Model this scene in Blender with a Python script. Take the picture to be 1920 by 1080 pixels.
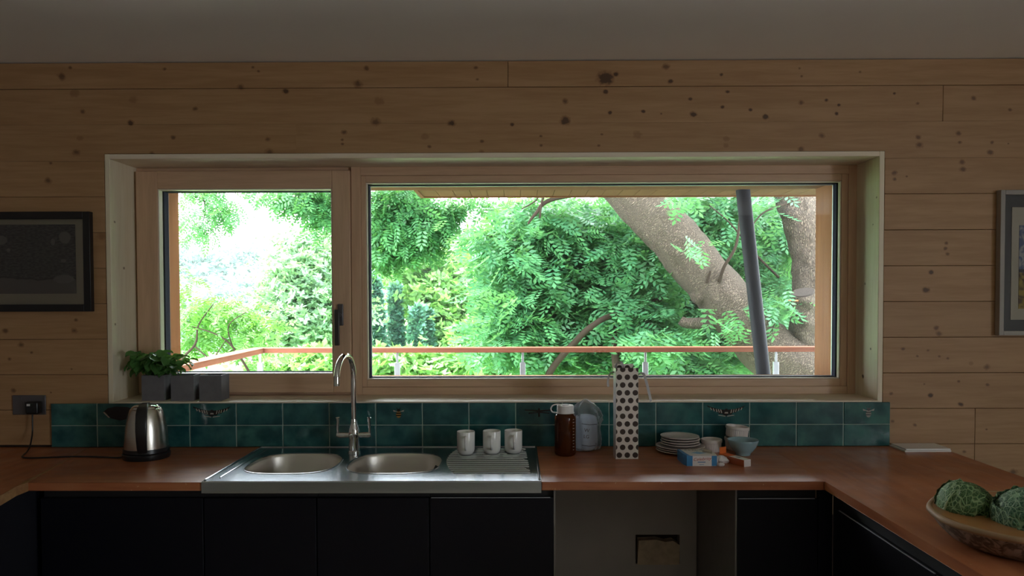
import bpy, bmesh, math, random
import numpy as np
from mathutils import Vector, Matrix, Euler

for _o in list(bpy.data.objects):
    bpy.data.objects.remove(_o)
SC = bpy.context.scene
COL = SC.collection
PI = math.pi
RND = random.Random(7)

# ------------------------------------------------------------------ camera, sky, sun, exposure
F_PX, YAW, PITCH, ROLL, CAM_Z, PP_Y = 1387.0, 0.0063, -0.0251, -0.0028, 1.5613, 53.2
CAM_POS = Vector((0.0, -3.23, CAM_Z))
_cy, _sy, _cp, _sp = math.cos(YAW), math.sin(YAW), math.cos(PITCH), math.sin(PITCH)
FWD = Vector((-_sy * _cp, _cy * _cp, _sp))
_rt = Vector((_cy, _sy, 0)); _up = _rt.cross(FWD)
RIGHT = _rt * math.cos(ROLL) + _up * math.sin(ROLL)
UP = _up * math.cos(ROLL) - _rt * math.sin(ROLL)
cam_data = bpy.data.cameras.new('camera')
cam = bpy.data.objects.new('camera', cam_data)
COL.objects.link(cam)
cam.matrix_world = Matrix(((RIGHT.x, UP.x, -FWD.x, CAM_POS.x), (RIGHT.y, UP.y, -FWD.y, CAM_POS.y),
                           (RIGHT.z, UP.z, -FWD.z, CAM_POS.z), (0, 0, 0, 1)))
cam_data.sensor_width = 36.0
cam_data.sensor_fit = 'HORIZONTAL'
cam_data.lens = F_PX / 1920.0 * 36.0
cam_data.shift_y = PP_Y / 1920.0
cam_data.clip_end = 500
SC.camera = cam

SKY_STRENGTH = 14.0
world = bpy.data.worlds.new('overcast_sky')
SC.world = world
world.use_nodes = True
_bg = world.node_tree.nodes['Background']
_bg.inputs[0].default_value = (0.86, 0.94, 1.0, 1)
_bg.inputs[1].default_value = SKY_STRENGTH

sun_data = bpy.data.lights.new('sun', 'SUN')
sun_data.energy = 16.0
sun_data.angle = math.radians(14)
sun_data.color = (1.0, 0.95, 0.84)
sun = bpy.data.objects.new('sun', sun_data)
COL.objects.link(sun)
sun.rotation_euler = Vector((0.66, -0.10, -0.74)).to_track_quat('-Z', 'Y').to_euler()
sun.location = (-8, 4, 12)

def portal(name, cx, cy, cz, w, h, rx, rz=0):
    l = bpy.data.lights.new(name, 'AREA'); l.shape = 'RECTANGLE'; l.size = w; l.size_y = h
    l.cycles.is_portal = True
    o = bpy.data.objects.new(name, l); COL.objects.link(o)
    o.location = (cx, cy, cz); o.rotation_euler = (rx, 0, rz)
portal('window_portal', -0.1, 0.5, 1.62, 3.2, 1.0, -PI / 2)
SIDE = dict(y0=-5.5, y1=-4.15, z0=0.8, z1=2.15, x=4.2)      # unseen opening put in the right wall, sized for the room light
portal('side_opening_portal', SIDE['x'] + .2, (SIDE['y0'] + SIDE['y1']) / 2, (SIDE['z0'] + SIDE['z1']) / 2,
       SIDE['y1'] - SIDE['y0'], SIDE['z1'] - SIDE['z0'], PI / 2, PI / 2)

SC.view_settings.view_transform = 'Standard'
SC.view_settings.look = 'None'
SC.view_settings.gamma = 1.0
SC.view_settings.use_curve_mapping = False
SC.view_settings.exposure = 0.0
SC.cycles.use_denoising = True
SC.cycles.max_bounces = 10
SC.cycles.diffuse_bounces = 6
SC.cycles.transparent_max_bounces = 24
SC.cycles.sample_clamp_indirect = 6.0
SC.cycles.caustics_reflective = False
SC.cycles.caustics_refractive = False

# ------------------------------------------------------------------ helpers
WL = {}

def at(px, py, y):
    """a point of the garden seen in direction (px, py) at depth y"""
    d = FWD + RIGHT * ((px - 960) / F_PX) - UP * ((py - 540 - PP_Y) / F_PX)
    return CAM_POS + d * ((y - CAM_POS.y) / d.y)

def tag(o, label=None, cat=None, group=None, kind=None):
    if label: o['label'] = label
    if cat: o['category'] = cat
    if group: o['group'] = group
    if kind: o['kind'] = kind
    return o

def empty(name, loc=(0, 0, 0), rz=0.0, label=None, cat=None, group=None, kind=None, parent=None):
    o = bpy.data.objects.new(name, None); COL.objects.link(o)
    o.empty_display_size = .05
    o.location = loc; o.rotation_euler = (0, 0, rz)
    WL[o.name] = Vector(loc)
    if parent: o.parent = parent
    return tag(o, label, cat, group, kind)

class MB:
    def __init__(s): s.v = []; s.f = []; s.m = []
    def add(s, vs, fs, mi=0):
        b = len(s.v); s.v += [tuple(v) for v in vs]
        for f in fs: s.f.append(tuple(i + b for i in f)); s.m.append(mi)
        return s
    def box(s, x0, x1, y0, y1, z0, z1, mi=0):
        return s.add([(x0,y0,z0),(x1,y0,z0),(x1,y1,z0),(x0,y1,z0),(x0,y0,z1),(x1,y0,z1),(x1,y1,z1),(x0,y1,z1)],
                     [(0,3,2,1),(4,5,6,7),(0,1,5,4),(1,2,6,5),(2,3,7,6),(3,0,4,7)], mi)
    def prism(s, poly, a, b, axis='z', mi=0):
        n = len(poly)
        if axis == 'z': P = lambda p, t: (p[0], p[1], t)
        elif axis == 'y': P = lambda p, t: (p[0], t, p[1])
        else: P = lambda p, t: (t, p[0], p[1])
        vs = [P(p, a) for p in poly] + [P(p, b) for p in poly]
        fs = [tuple(range(n)), tuple(range(2 * n - 1, n - 1, -1))]
        fs += [(i, (i + 1) % n, n + (i + 1) % n, n + i) for i in range(n)]
        return s.add(vs, fs, mi)
    def tube(s, path, rad, n=8, mi=0, closed=False, cap=True):
        path = [Vector(p) for p in path]; k = len(path)
        rad = [rad] * k if not hasattr(rad, '__len__') else rad
        vs = []; fs = []; u = None
        for i, p in enumerate(path):
            if closed: t = path[(i + 1) % k] - path[i - 1]
            else: t = path[min(i + 1, k - 1)] - path[max(i - 1, 0)]
            t.normalize()
            if u is None:
                u = t.orthogonal().normalized()
            else:
                u = (u - t * u.dot(t)).normalized()
            w = t.cross(u)
            for j in range(n):
                a = 2 * PI * j / n
                vs.append(p + (u * math.cos(a) + w * math.sin(a)) * rad[i])
        for i in range(k if closed else k - 1):
            for j in range(n):
                a, b = i * n + j, i * n + (j + 1) % n
                i2 = (i + 1) % k
                fs.append((a, b, i2 * n + (j + 1) % n, i2 * n + j))
        if cap and not closed:
            fs.append(tuple(range(n - 1, -1, -1))); fs.append(tuple((k - 1) * n + j for j in range(n)))
        return s.add(vs, fs, mi)
    def lathe(s, prof, n=32, c=(0, 0, 0), fn=None, mi=0, sx=1.0, sy=1.0):
        vs = []; fs = []; k = len(prof)
        for i, (r, z) in enumerate(prof):
            for j in range(n):
                a = 2 * PI * j / n
                rr = max(r, 1e-5) * (fn(a, i) if fn else 1.0)
                vs.append((c[0] + rr * math.cos(a) * sx, c[1] + rr * math.sin(a) * sy, c[2] + z))
        for i in range(k - 1):
            for j in range(n):
                fs.append((i * n + j, i * n + (j + 1) % n, (i + 1) * n + (j + 1) % n, (i + 1) * n + j))
        if prof[0][0] > 1e-4: fs.append(tuple(range(n - 1, -1, -1)))
        if prof[-1][0] > 1e-4: fs.append(tuple((k - 1) * n + j for j in range(n)))
        return s.add(vs, fs, mi)
    def strip(s, pts_a, pts_b, mi=0):
        k = len(pts_a)
        return s.add(list(pts_a) + list(pts_b), [(i, i + 1, k + i + 1, k + i) for i in range(k - 1)], mi)
    def mesh(s, name, mats, smooth=35, bevel=0.0, seg=2, off=(0, 0, 0), weld=False):
        me = bpy.data.meshes.new(name)
        o = Vector(off)
        me.from_pydata([tuple(Vector(v) - o) for v in s.v], [], s.f)
        mats = mats if isinstance(mats, (list, tuple)) else [mats]
        for m in mats: me.materials.append(m)
        me.polygons.foreach_set('material_index', s.m)
        bm = bmesh.new(); bm.from_mesh(me)
        if weld: bmesh.ops.remove_doubles(bm, verts=bm.verts, dist=1e-5)
        if bevel > 0:
            es = [e for e in bm.edges if len(e.link_faces) == 2 and e.calc_face_angle(0) > .5]
            for f in bm.faces: f.smooth = False
            new = bmesh.ops.bevel(bm, geom=es, offset=bevel, segments=seg, profile=.5, affect='EDGES', clamp_overlap=True)['faces']
            for f in new: f.smooth = True          # rounded edges are smooth, the flats stay flat
        bmesh.ops.recalc_face_normals(bm, faces=bm.faces)
        bm.to_mesh(me); bm.free()
        if bevel > 0 and smooth <= 35: pass
        elif smooth:
            me.polygons.foreach_set('use_smooth', [True] * len(me.polygons))
            me.set_sharp_from_angle(angle=math.radians(smooth))
        me.update()
        return me
    def build(s, name, mats, parent=None, local=False, smooth=35, bevel=0.0, seg=2, weld=False):
        if local: org = Vector((0, 0, 0))
        else:
            a = np.array([tuple(v) for v in s.v]); lo, hi = a.min(0), a.max(0)
            org = Vector(((lo[0] + hi[0]) / 2, (lo[1] + hi[1]) / 2, lo[2]))
        me = s.mesh(name, mats, smooth, bevel, seg, org, weld)
        o = bpy.data.objects.new(name, me); COL.objects.link(o)
        base = Vector((0, 0, 0))
        if parent is not None and not local: base = WL[parent.name]
        o.location = org - base
        WL[o.name] = org
        if parent is not None: o.parent = parent
        return o

def place(name, me, loc, parent=None, rot=(0, 0, 0), scale=(1, 1, 1)):
    """an object of its own that shares the mesh; loc in the parent's space"""
    o = bpy.data.objects.new(name, me); COL.objects.link(o)
    o.location = loc; o.rotation_euler = rot; o.scale = scale
    if parent is not None:
        o.parent = parent; WL[o.name] = WL[parent.name] + Vector(loc)
    else: WL[o.name] = Vector(loc)
    return o

def copy_tree(o, parent=None):
    c = o.copy(); COL.objects.link(c)
    WL[c.name] = Vector(o.location)
    if parent is not None: c.parent = parent
    for ch in list(o.children): copy_tree(ch, c)
    return c

def text_mesh(name, body, size, mat, extrude=.0002, font_shear=0.0):
    cu = bpy.data.curves.new(name, 'FONT'); cu.body = body; cu.size = size; cu.extrude = extrude
    cu.align_x = 'CENTER'; cu.align_y = 'CENTER'; cu.shear = font_shear
    t = bpy.data.objects.new(name, cu); COL.objects.link(t)
    bpy.context.view_layer.update()
    me = bpy.data.meshes.new_from_object(t.evaluated_get(bpy.context.evaluated_depsgraph_get()))
    bpy.data.objects.remove(t)
    me.name = name; me.materials.clear(); me.materials.append(mat)
    return me

# ------------------------------------------------------------------ materials
def new_mat(name):
    m = bpy.data.materials.new(name); m.use_nodes = True
    nt = m.node_tree
    return m, nt, nt.nodes['Principled BSDF']

def nd(nt, t, **kw):
    n = nt.nodes.new(t)
    for k, v in kw.items():
        if k.startswith('i_'):
            key = k[2:]
            key = int(key) if key.isdigit() else key.replace('_', ' ')
            if hasattr(v, 'is_linked') or isinstance(v, bpy.types.NodeSocket): nt.links.new(v, n.inputs[key])
            else: n.inputs[key].default_value = v
        else: setattr(n, k, v)
    return n

def mix(nt, fac, a, b, blend='MIX'):
    n = nt.nodes.new('ShaderNodeMix'); n.data_type = 'RGBA'; n.blend_type = blend
    for sock, v in ((n.inputs[0], fac), (n.inputs[6], a), (n.inputs[7], b)):
        if isinstance(v, bpy.types.NodeSocket): nt.links.new(v, sock)
        else: sock.default_value = v if not isinstance(v, tuple) or len(v) == 4 else (*v, 1)
    return n.outputs[2]

def math_(nt, op, a, b=None, clamp=False):
    n = nt.nodes.new('ShaderNodeMath'); n.operation = op; n.use_clamp = clamp
    for i, v in enumerate((a, b)):
        if v is None: continue
        if isinstance(v, bpy.types.NodeSocket): nt.links.new(v, n.inputs[i])
        else: n.inputs[i].default_value = v
    return n.outputs[0]

def maprange(nt, v, a, b, c=0.0, d=1.0, smooth=True):
    n = nt.nodes.new('ShaderNodeMapRange')
    if smooth: n.interpolation_type = 'SMOOTHSTEP'
    nt.links.new(v, n.inputs[0])
    for i, q in enumerate((a, b, c, d)): n.inputs[i + 1].default_value = q
    return n.outputs[0]

def coords(nt, kind='Object', scale=(1, 1, 1), rnd=True):
    if kind == 'World': out = nt.nodes.new('ShaderNodeNewGeometry').outputs['Position']
    else: out = nt.nodes.new('ShaderNodeTexCoord').outputs[kind]
    mp = nd(nt, 'ShaderNodeVectorMath', operation='MULTIPLY'); nt.links.new(out, mp.inputs[0]); mp.inputs[1].default_value = scale
    v = mp.outputs[0]
    if rnd:
        oi = nt.nodes.new('ShaderNodeObjectInfo')
        ad = nd(nt, 'ShaderNodeVectorMath', operation='ADD'); nt.links.new(v, ad.inputs[0])
        nt.links.new(math_(nt, 'MULTIPLY', oi.outputs['Random'], 37.0), ad.inputs[1]); v = ad.outputs[0]
    return v

def plain(name, col, rough=.5, metal=0.0, var=.15, scale=20.0, bump=0.0, bscale=60.0, spec=.5, coat=0.0, stretch=(1, 1, 1), obj_var=0.0):
    m, nt, p = new_mat(name)
    v = coords(nt, 'Object', stretch)
    nz = nd(nt, 'ShaderNodeTexNoise', i_Scale=scale, i_Detail=4.0, i_Vector=v)
    lo = tuple(c * (1 - var) for c in col); hi = tuple(min(1, c * (1 + var)) for c in col)
    c = mix(nt, nz.outputs[0], lo, hi)
    if obj_var:
        oi = nt.nodes.new('ShaderNodeObjectInfo')
        c = mix(nt, math_(nt, 'MULTIPLY', oi.outputs['Random'], obj_var), c, (0, 0, 0))
    nt.links.new(c, p.inputs['Base Color'])
    p.inputs['Roughness'].default_value = rough; p.inputs['Metallic'].default_value = metal
    p.inputs['Specular IOR Level'].default_value = spec
    p.inputs['Coat Weight'].default_value = coat
    if bump:
        n2 = nd(nt, 'ShaderNodeTexNoise', i_Scale=bscale, i_Detail=3.0, i_Vector=v)
        b = nd(nt, 'ShaderNodeBump', i_Strength=bump, i_Distance=.002, i_Height=n2.outputs[0])
        nt.links.new(b.outputs[0], p.inputs['Normal'])
    return m

def wood(name, light, dark, axis='x', rough=.55, knots=(), tint=.12, coat=0.0, fine=1.0, kplane='xz'):
    """planed softwood: stretched grain along the axis, a tint of its own per piece, knots where given (x, z, radius, strength)"""
    m, nt, p = new_mat(name)
    st = {'x': (1.1, 14, 14), 'y': (14, 1.1, 14), 'z': (14, 14, 1.1)}[axis]
    v = coords(nt, 'World', st)
    n1 = nd(nt, 'ShaderNodeTexNoise', i_Scale=2.2 * fine, i_Detail=5.0, i_Distortion=.6, i_Vector=v)
    n2 = nd(nt, 'ShaderNodeTexNoise', i_Scale=9.0 * fine, i_Detail=3.0, i_Vector=v)
    g = math_(nt, 'ADD', math_(nt, 'MULTIPLY', n1.outputs[0], .7), math_(nt, 'MULTIPLY', n2.outputs[0], .3))
    g = maprange(nt, g, .32, .68)
    c = mix(nt, g, light, dark)
    oi = nt.nodes.new('ShaderNodeObjectInfo')
    c = mix(nt, math_(nt, 'MULTIPLY', oi.outputs['Random'], tint), c, tuple(q * .45 for q in dark))
    if knots:
        pos = nt.nodes.new('ShaderNodeNewGeometry').outputs['Position']
        nz = nd(nt, 'ShaderNodeTexNoise', i_Scale=55.0, i_Detail=2.0, i_Vector=pos)
        acc = None
        for (kx, kz, r, st_) in knots:
            a = nd(nt, 'ShaderNodeVectorMath', operation='SUBTRACT'); nt.links.new(pos, a.inputs[0]); a.inputs[1].default_value = (kx, 0, kz) if kplane == 'xz' else (0, kx, kz)
            b = nd(nt, 'ShaderNodeVectorMath', operation='MULTIPLY'); nt.links.new(a.outputs[0], b.inputs[0])
            b.inputs[1].default_value = (.9 / r, 0, 1.1 / r) if kplane == 'xz' else (0, .9 / r, 1.1 / r)
            l = nd(nt, 'ShaderNodeVectorMath', operation='LENGTH'); nt.links.new(b.outputs[0], l.inputs[0])
            d = math_(nt, 'ADD', l.outputs['Value'], math_(nt, 'MULTIPLY', math_(nt, 'SUBTRACT', nz.outputs[0], .5), 1.1))
            k = maprange(nt, d, 1.35, .3, 0, st_)
            acc = k if acc is None else math_(nt, 'MAXIMUM', acc, k)
        c = mix(nt, maprange(nt, acc, .02, .5, 0, .55), c, tuple(q * s for q, s in zip(dark, (.62, .5, .42))))
        c = mix(nt, maprange(nt, acc, .5, 1.15, 0, .85), c, (.06, .028, .014))
    nt.links.new(c, p.inputs['Base Color'])
    p.inputs['Roughness'].default_value = rough
    p.inputs['Specular IOR Level'].default_value = .5 if rough < .7 else .15
    p.inputs['Coat Weight'].default_value = coat
    b = nd(nt, 'ShaderNodeBump', i_Strength=.12, i_Distance=.001, i_Height=n2.outputs[0])
    nt.links.new(b.outputs[0], p.inputs['Normal'])
    return m

def film(name):
    m, nt, p = new_mat(name)
    p.inputs['Base Color'].default_value = (.80, .86, .95, 1); p.inputs['Roughness'].default_value = .08
    t = nd(nt, 'ShaderNodeBsdfTransparent', i_Color=(.96, .98, 1.0, 1))
    lw = nd(nt, 'ShaderNodeLayerWeight', i_Blend=.25)
    mx = nd(nt, 'ShaderNodeMixShader'); nt.links.new(maprange(nt, lw.outputs['Facing'], 0, 1, .16, .75, False), mx.inputs[0])
    nt.links.new(t.outputs[0], mx.inputs[1]); nt.links.new(p.outputs[0], mx.inputs[2])
    nt.links.new(mx.outputs[0], nt.nodes['Material Output'].inputs[0])
    return m

def glass(name, tint=(1, 1, 1), gloss=1.0):
    m, nt, p = new_mat(name)
    nt.nodes.remove(p)
    t = nd(nt, 'ShaderNodeBsdfTransparent', i_Color=(*tint, 1))
    g = nd(nt, 'ShaderNodeBsdfGlossy', i_Roughness=.02)
    fr = nd(nt, 'ShaderNodeFresnel', i_IOR=1.45)
    mx = nd(nt, 'ShaderNodeMixShader'); nt.links.new(math_(nt, 'MULTIPLY', fr.outputs[0], gloss), mx.inputs[0])
    nt.links.new(t.outputs[0], mx.inputs[1]); nt.links.new(g.outputs[0], mx.inputs[2])
    nt.links.new(mx.outputs[0], nt.nodes['Material Output'].inputs[0])
    return m

PINE_L, PINE_D = (.46, .272, .138), (.375, .205, .094)
MAT = {}
MAT['plaster'] = plain('grey_white_ceiling_plaster', (.88, .85, .82), .9, var=.05, scale=3, bump=.05, bscale=40)
MAT['room_wall'] = plain('pale_room_wall', (.50, .46, .41), .9, var=.06, scale=3)
MAT['void_plaster'] = plain('bare_grey_plaster', (.42, .38, .35), .95, var=.18, scale=5, bump=.15, bscale=30)
MAT['floor'] = wood('pale_floor_boards', (.58, .51, .42), (.50, .43, .35), 'y', .5)
MAT['core'] = plain('dark_backing', (.05, .03, .02), .95)
MAT['pine'] = wood('pine_boards', PINE_L, PINE_D, 'x')
MAT['lining_v'] = wood('pale_pine_lining_upright', (.86, .77, .60), (.78, .67, .49), 'z', .5, tint=.05)
MAT['lining_h'] = wood('pale_pine_lining_level', (.86, .74, .60), (.78, .64, .49), 'x', .5, tint=.05)
MAT['frame_v'] = wood('window_frame_wood_upright', (.68, .46, .31), (.58, .375, .245), 'z', .42, tint=.05)
MAT['frame_h'] = wood('window_frame_wood_level', (.68, .46, .31), (.58, .375, .245), 'x', .42, tint=.05)
MAT['bead'] = plain('pale_glazing_bead', (.85, .75, .65), .4, var=.05)
MAT['gasket'] = plain('dark_gasket', (.010, .012, .022), .9, spec=.05)
MAT['alu'] = plain('grey_aluminium_spacer', (.55, .58, .6), .35, .8, var=.05)
MAT['larch_v'] = wood('orange_larch_upright', (.20, .085, .028), (.16, .064, .020), 'z', .85)
MAT['larch_h'] = wood('orange_larch_level', (.19, .082, .028), (.15, .060, .020), 'x', .85)
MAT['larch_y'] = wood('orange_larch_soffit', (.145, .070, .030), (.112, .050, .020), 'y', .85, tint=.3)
MAT['rail'] = wood('red_brown_handrail', (.25, .095, .055), (.20, .070, .040), 'x', .75)
MAT['glass'] = glass('window_glass')
MAT['steel'] = plain('brushed_stainless_steel', (.50, .535, .57), .20, 1.0, var=.08, scale=30, stretch=(1, 25, 25))
MAT['steel_bowl'] = plain('satin_stainless_bowl', (.74, .69, .64), .40, 1.0, var=.08, scale=8)
MAT['chrome'] = plain('polished_chrome', (.80, .80, .80), .05, 1.0, var=.02)
MAT['galv'] = plain('galvanised_steel', (.45, .48, .50), .4, .7)
MAT['column'] = plain('dark_grey_painted_steel', (.010, .0115, .017), .55, 0.0, var=.01, scale=2, spec=.08)
MAT['black_plastic'] = plain('black_plastic', (.012, .012, .013), .3, var=.1)
MAT['cabinet'] = plain('navy_black_cabinet_front', (.004, .004, .008), .45, var=.08, scale=6, spec=.25)
MAT['carcass'] = plain('dark_cabinet_carcass', (.012, .011, .012), .6)
MAT['lip'] = plain('bright_cut_edge', (.45, .47, .52), .35, .3, var=.05)
MAT['panel_edge'] = plain('grey_panel_side', (.20, .18, .165), .8, var=.1)
MAT['china'] = plain('white_glazed_china', (.92, .90, .88), .16, var=.03, spec=.5)
MAT['stone_china'] = plain('stoneware_off_white', (.74, .66, .63), .3, var=.08, scale=40)
MAT['blue_china'] = plain('pale_blue_glaze', (.30, .45, .50), .15, var=.05)
MAT['slate'] = plain('slate_grey_pot', (.15, .145, .155), .8, var=.25, scale=25, bump=.3, bscale=80)
MAT['soil'] = plain('dark_potting_soil', (.02, .013, .008), 1, bump=.8, bscale=120)
MAT['white'] = plain('white_card', (.80, .77, .76), .5, var=.03)
MAT['black_frame'] = plain('black_picture_frame', (.010, .008, .009), .4)
MAT['mount'] = plain('cream_picture_mount', (.50, .45, .36), .8, var=.03)
MAT['silver'] = plain('pale_silver_frame', (.33, .30, .27), .5, .0, var=.08)
MAT['black_mat'] = plain('black_mount_board', (.012, .010, .012), .5)
MAT['plug_white'] = plain('pale_plug_label', (.8, .8, .8), .5)
MAT['socket'] = plain('brushed_grey_socket_plate', (.16, .15, .16), .4, .6, var=.08)
MAT['grout'] = plain('grey_grout', (.34, .44, .39), .9, var=.15, scale=40)

def tile_mat():
    m, nt, p = new_mat('sea_green_glazed_tile')
    v = coords(nt, 'Object', (1, 1, 1))
    n1 = nd(nt, 'ShaderNodeTexNoise', i_Scale=13.0, i_Detail=5.0, i_Distortion=.2, i_Vector=v)
    g = maprange(nt, n1.outputs[0], .30, .74)
    c = mix(nt, g, (.012, .074, .078), (.050, .19, .168))
    oi = nt.nodes.new('ShaderNodeObjectInfo')
    c = mix(nt, math_(nt, 'MULTIPLY', oi.outputs['Random'], .35), c, (.012, .06, .095))
    nt.links.new(c, p.inputs['Base Color'])
    p.inputs['Roughness'].default_value = .12
    n2 = nd(nt, 'ShaderNodeTexNoise', i_Scale=22.0, i_Detail=1.5, i_Vector=v)
    b = nd(nt, 'ShaderNodeBump', i_Strength=.35, i_Distance=.004, i_Height=n2.outputs[0])
    nt.links.new(b.outputs[0], p.inputs['Normal'])
    return m
MAT['tile'] = tile_mat()

def worktop_mat(axis):
    m, nt, p = new_mat('reddish_brown_worktop_' + axis)
    v = coords(nt, 'World', {'x': (2, 16, 16), 'y': (16, 2, 16)}[axis])
    n1 = nd(nt, 'ShaderNodeTexNoise', i_Scale=1.6, i_Detail=6.0, i_Distortion=.4, i_Vector=v)
    n2 = nd(nt, 'ShaderNodeTexNoise', i_Scale=7.0, i_Detail=4.0, i_Vector=coords(nt, 'World', (1, 1, 1)))
    c = mix(nt, maprange(nt, n1.outputs[0], .3, .7), (.46, .162, .068), (.33, .105, .045))
    c = mix(nt, maprange(nt, n2.outputs[0], .45, .75, 0, .5), c, (.50, .21, .095))
    n3 = nd(nt, 'ShaderNodeTexNoise', i_Scale=90.0, i_Detail=2.0, i_Vector=coords(nt, 'World', (1, 1, 1)))
    c = mix(nt, maprange(nt, n3.outputs[0], .70, .76, 0, .5), c, (.70, .50, .32))
    nt.links.new(c, p.inputs['Base Color'])
    nt.links.new(maprange(nt, n2.outputs[0], .3, .7, .28, .45), p.inputs['Roughness'])
    b = nd(nt, 'ShaderNodeBump', i_Strength=.06, i_Distance=.001, i_Height=n1.outputs[0])
    nt.links.new(b.outputs[0], p.inputs['Normal'])
    return m
MAT['worktop_x'] = worktop_mat('x'); MAT['worktop_y'] = worktop_mat('y')
MAT['worktop_edge'] = wood('pale_worktop_edge', (.42, .24, .11), (.27, .13, .055), 'x', .5)

def leaf_mat(name, c1, c2, transl=.45, rough=.38):
    m, nt, p = new_mat(name)
    v = coords(nt, 'World', (1, 1, 1))
    nz = nd(nt, 'ShaderNodeTexNoise', i_Scale=1.3, i_Detail=3.0, i_Vector=v)
    n2 = nd(nt, 'ShaderNodeTexWhiteNoise'); 
    geo = nt.nodes.new('ShaderNodeNewGeometry')
    g = math_(nt, 'ADD', math_(nt, 'MULTIPLY', nz.outputs[0], .6), math_(nt, 'MULTIPLY', geo.outputs['Random Per Island'], .4))
    nt.nodes.remove(n2)
    c = mix(nt, maprange(nt, g, .25, .75), c1, c2)
    nt.links.new(c, p.inputs['Base Color']); p.inputs['Roughness'].default_value = rough
    p.inputs['Specular IOR Level'].default_value = .45
    t = nt.nodes.new('ShaderNodeBsdfTranslucent')
    tc = mix(nt, 1.0, c, (1.0, 1.0, .6), 'MULTIPLY')
    tc = mix(nt, .2, tc, (.28, .50, .08))
    nt.links.new(tc, t.inputs[0])
    mx = nd(nt, 'ShaderNodeMixShader'); mx.inputs[0].default_value = transl
    nt.links.new(p.outputs[0], mx.inputs[1]); nt.links.new(t.outputs[0], mx.inputs[2])
    nt.links.new(mx.outputs[0], nt.nodes['Material Output'].inputs[0])
    return m
MAT['ash'] = leaf_mat('ash_leaf', (.075, .255, .125), (.14, .36, .17))
MAT['ash_shaded'] = leaf_mat('shaded_ash_leaf', (.05, .19, .07), (.10, .29, .11))  # darker copy of the ash leaf, with shade put into its colour
MAT['young'] = leaf_mat('young_ash_leaf', (.075, .235, .045), (.15, .36, .075), .35)
MAT['spring'] = leaf_mat('yellow_green_leaf', (.13, .33, .09), (.26, .47, .18))
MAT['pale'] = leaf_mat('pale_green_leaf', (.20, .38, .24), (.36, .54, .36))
MAT['bluegreen'] = leaf_mat('blue_green_needle', (.08, .22, .17), (.16, .36, .28), .2)
MAT['far'] = leaf_mat('hazed_leaf', (.16, .32, .28), (.30, .46, .40), .2)  # paler and bluer: distance haze put into the leaf colour
MAT['basil'] = leaf_mat('basil_leaf', (.055, .17, .04), (.11, .27, .075), .3, .35)
MAT['stem'] = plain('green_stem', (.10, .20, .06), .6)

def bark_mat(lean=0.0):
    m, nt, p = new_mat('furrowed_ash_bark')
    ro = nd(nt, 'ShaderNodeVectorRotate', rotation_type='Y_AXIS', i_Angle=lean)
    nt.links.new(nt.nodes.new('ShaderNodeNewGeometry').outputs['Position'], ro.inputs['Vector'])
    sq = nd(nt, 'ShaderNodeVectorMath', operation='MULTIPLY'); nt.links.new(ro.outputs[0], sq.inputs[0]); sq.inputs[1].default_value = (1, 1, .20)
    v = sq.outputs[0]
    vo = nd(nt, 'ShaderNodeTexVoronoi', i_Scale=85.0, feature='DISTANCE_TO_EDGE')
    wn = nd(nt, 'ShaderNodeTexNoise', i_Scale=5.0, i_Detail=4.0, i_Vector=v)
    wv = nd(nt, 'ShaderNodeVectorMath', operation='ADD'); nt.links.new(v, wv.inputs[0])
    sc = nd(nt, 'ShaderNodeVectorMath', operation='SCALE'); nt.links.new(wn.outputs['Color'], sc.inputs[0]); sc.inputs['Scale'].default_value = .12
    nt.links.new(sc.outputs[0], wv.inputs[1]); nt.links.new(wv.outputs[0], vo.inputs['Vector'])
    r = maprange(nt, vo.outputs['Distance'], 0.0, .30)
    c = mix(nt, r, (.085, .062, .045), (.205, .155, .110))
    n3 = nd(nt, 'ShaderNodeTexNoise', i_Scale=1.7, i_Detail=4.0)
    c = mix(nt, maprange(nt, n3.outputs[0], .45, .7, 0, .45), c, (.13, .11, .075))
    nt.links.new(c, p.inputs['Base Color']); p.inputs['Roughness'].default_value = .95
    b = nd(nt, 'ShaderNodeBump', i_Strength=1.0, i_Distance=.03, i_Height=r)
    nt.links.new(b.outputs[0], p.inputs['Normal'])
    return m
MAT['bark'] = bark_mat(); MAT['bark_lean'] = bark_mat(math.radians(-45))
MAT['deck'] = plain('grey_deck', (.16, .15, .14), .8)
MAT['twig'] = plain('dark_twig_bark', (.035, .025, .018), .9, spec=.1)
MAT['cut_wood'] = plain('weathered_cut_wood', (.055, .045, .04), .95, var=.3, scale=12, spec=.05)

# ================================================================== the room
X0, X1, YB, ZC = -3.3, 4.2, -5.6, 2.59
OX0, OX1, OZ0, OZ1 = -1.771, 1.572, 1.1105, 2.1695      # clear window opening
LT = 0.022                                               # lining thickness
tag(MB().box(X0, X1, YB, 0.3, -.12, 0).build('floor', MAT['floor']), kind='structure')
tag(MB().box(X0, X1, YB, 0.3, ZC, ZC + .08).build('ceiling', MAT['plaster']), kind='structure')
tag(MB().box(X0 - .2, X0, YB, 0.5, -.12, ZC + .08).build('wall_left', MAT['room_wall']), kind='structure')
m = MB(); r = SIDE
m.box(X1, X1 + .2, YB, r['y0'], -.12, ZC + .08).box(X1, X1 + .2, r['y1'], .5, -.12, ZC + .08)
m.box(X1, X1 + .2, r['y0'], r['y1'], -.12, r['z0']).box(X1, X1 + .2, r['y0'], r['y1'], r['z1'], ZC + .08)
tag(m.build('wall_right', MAT['room_wall']), kind='structure')
tag(MB().box(X0, X1, YB - .2, YB, 0, ZC).build('wall_rear', MAT['room_wall']), kind='structure')

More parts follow.
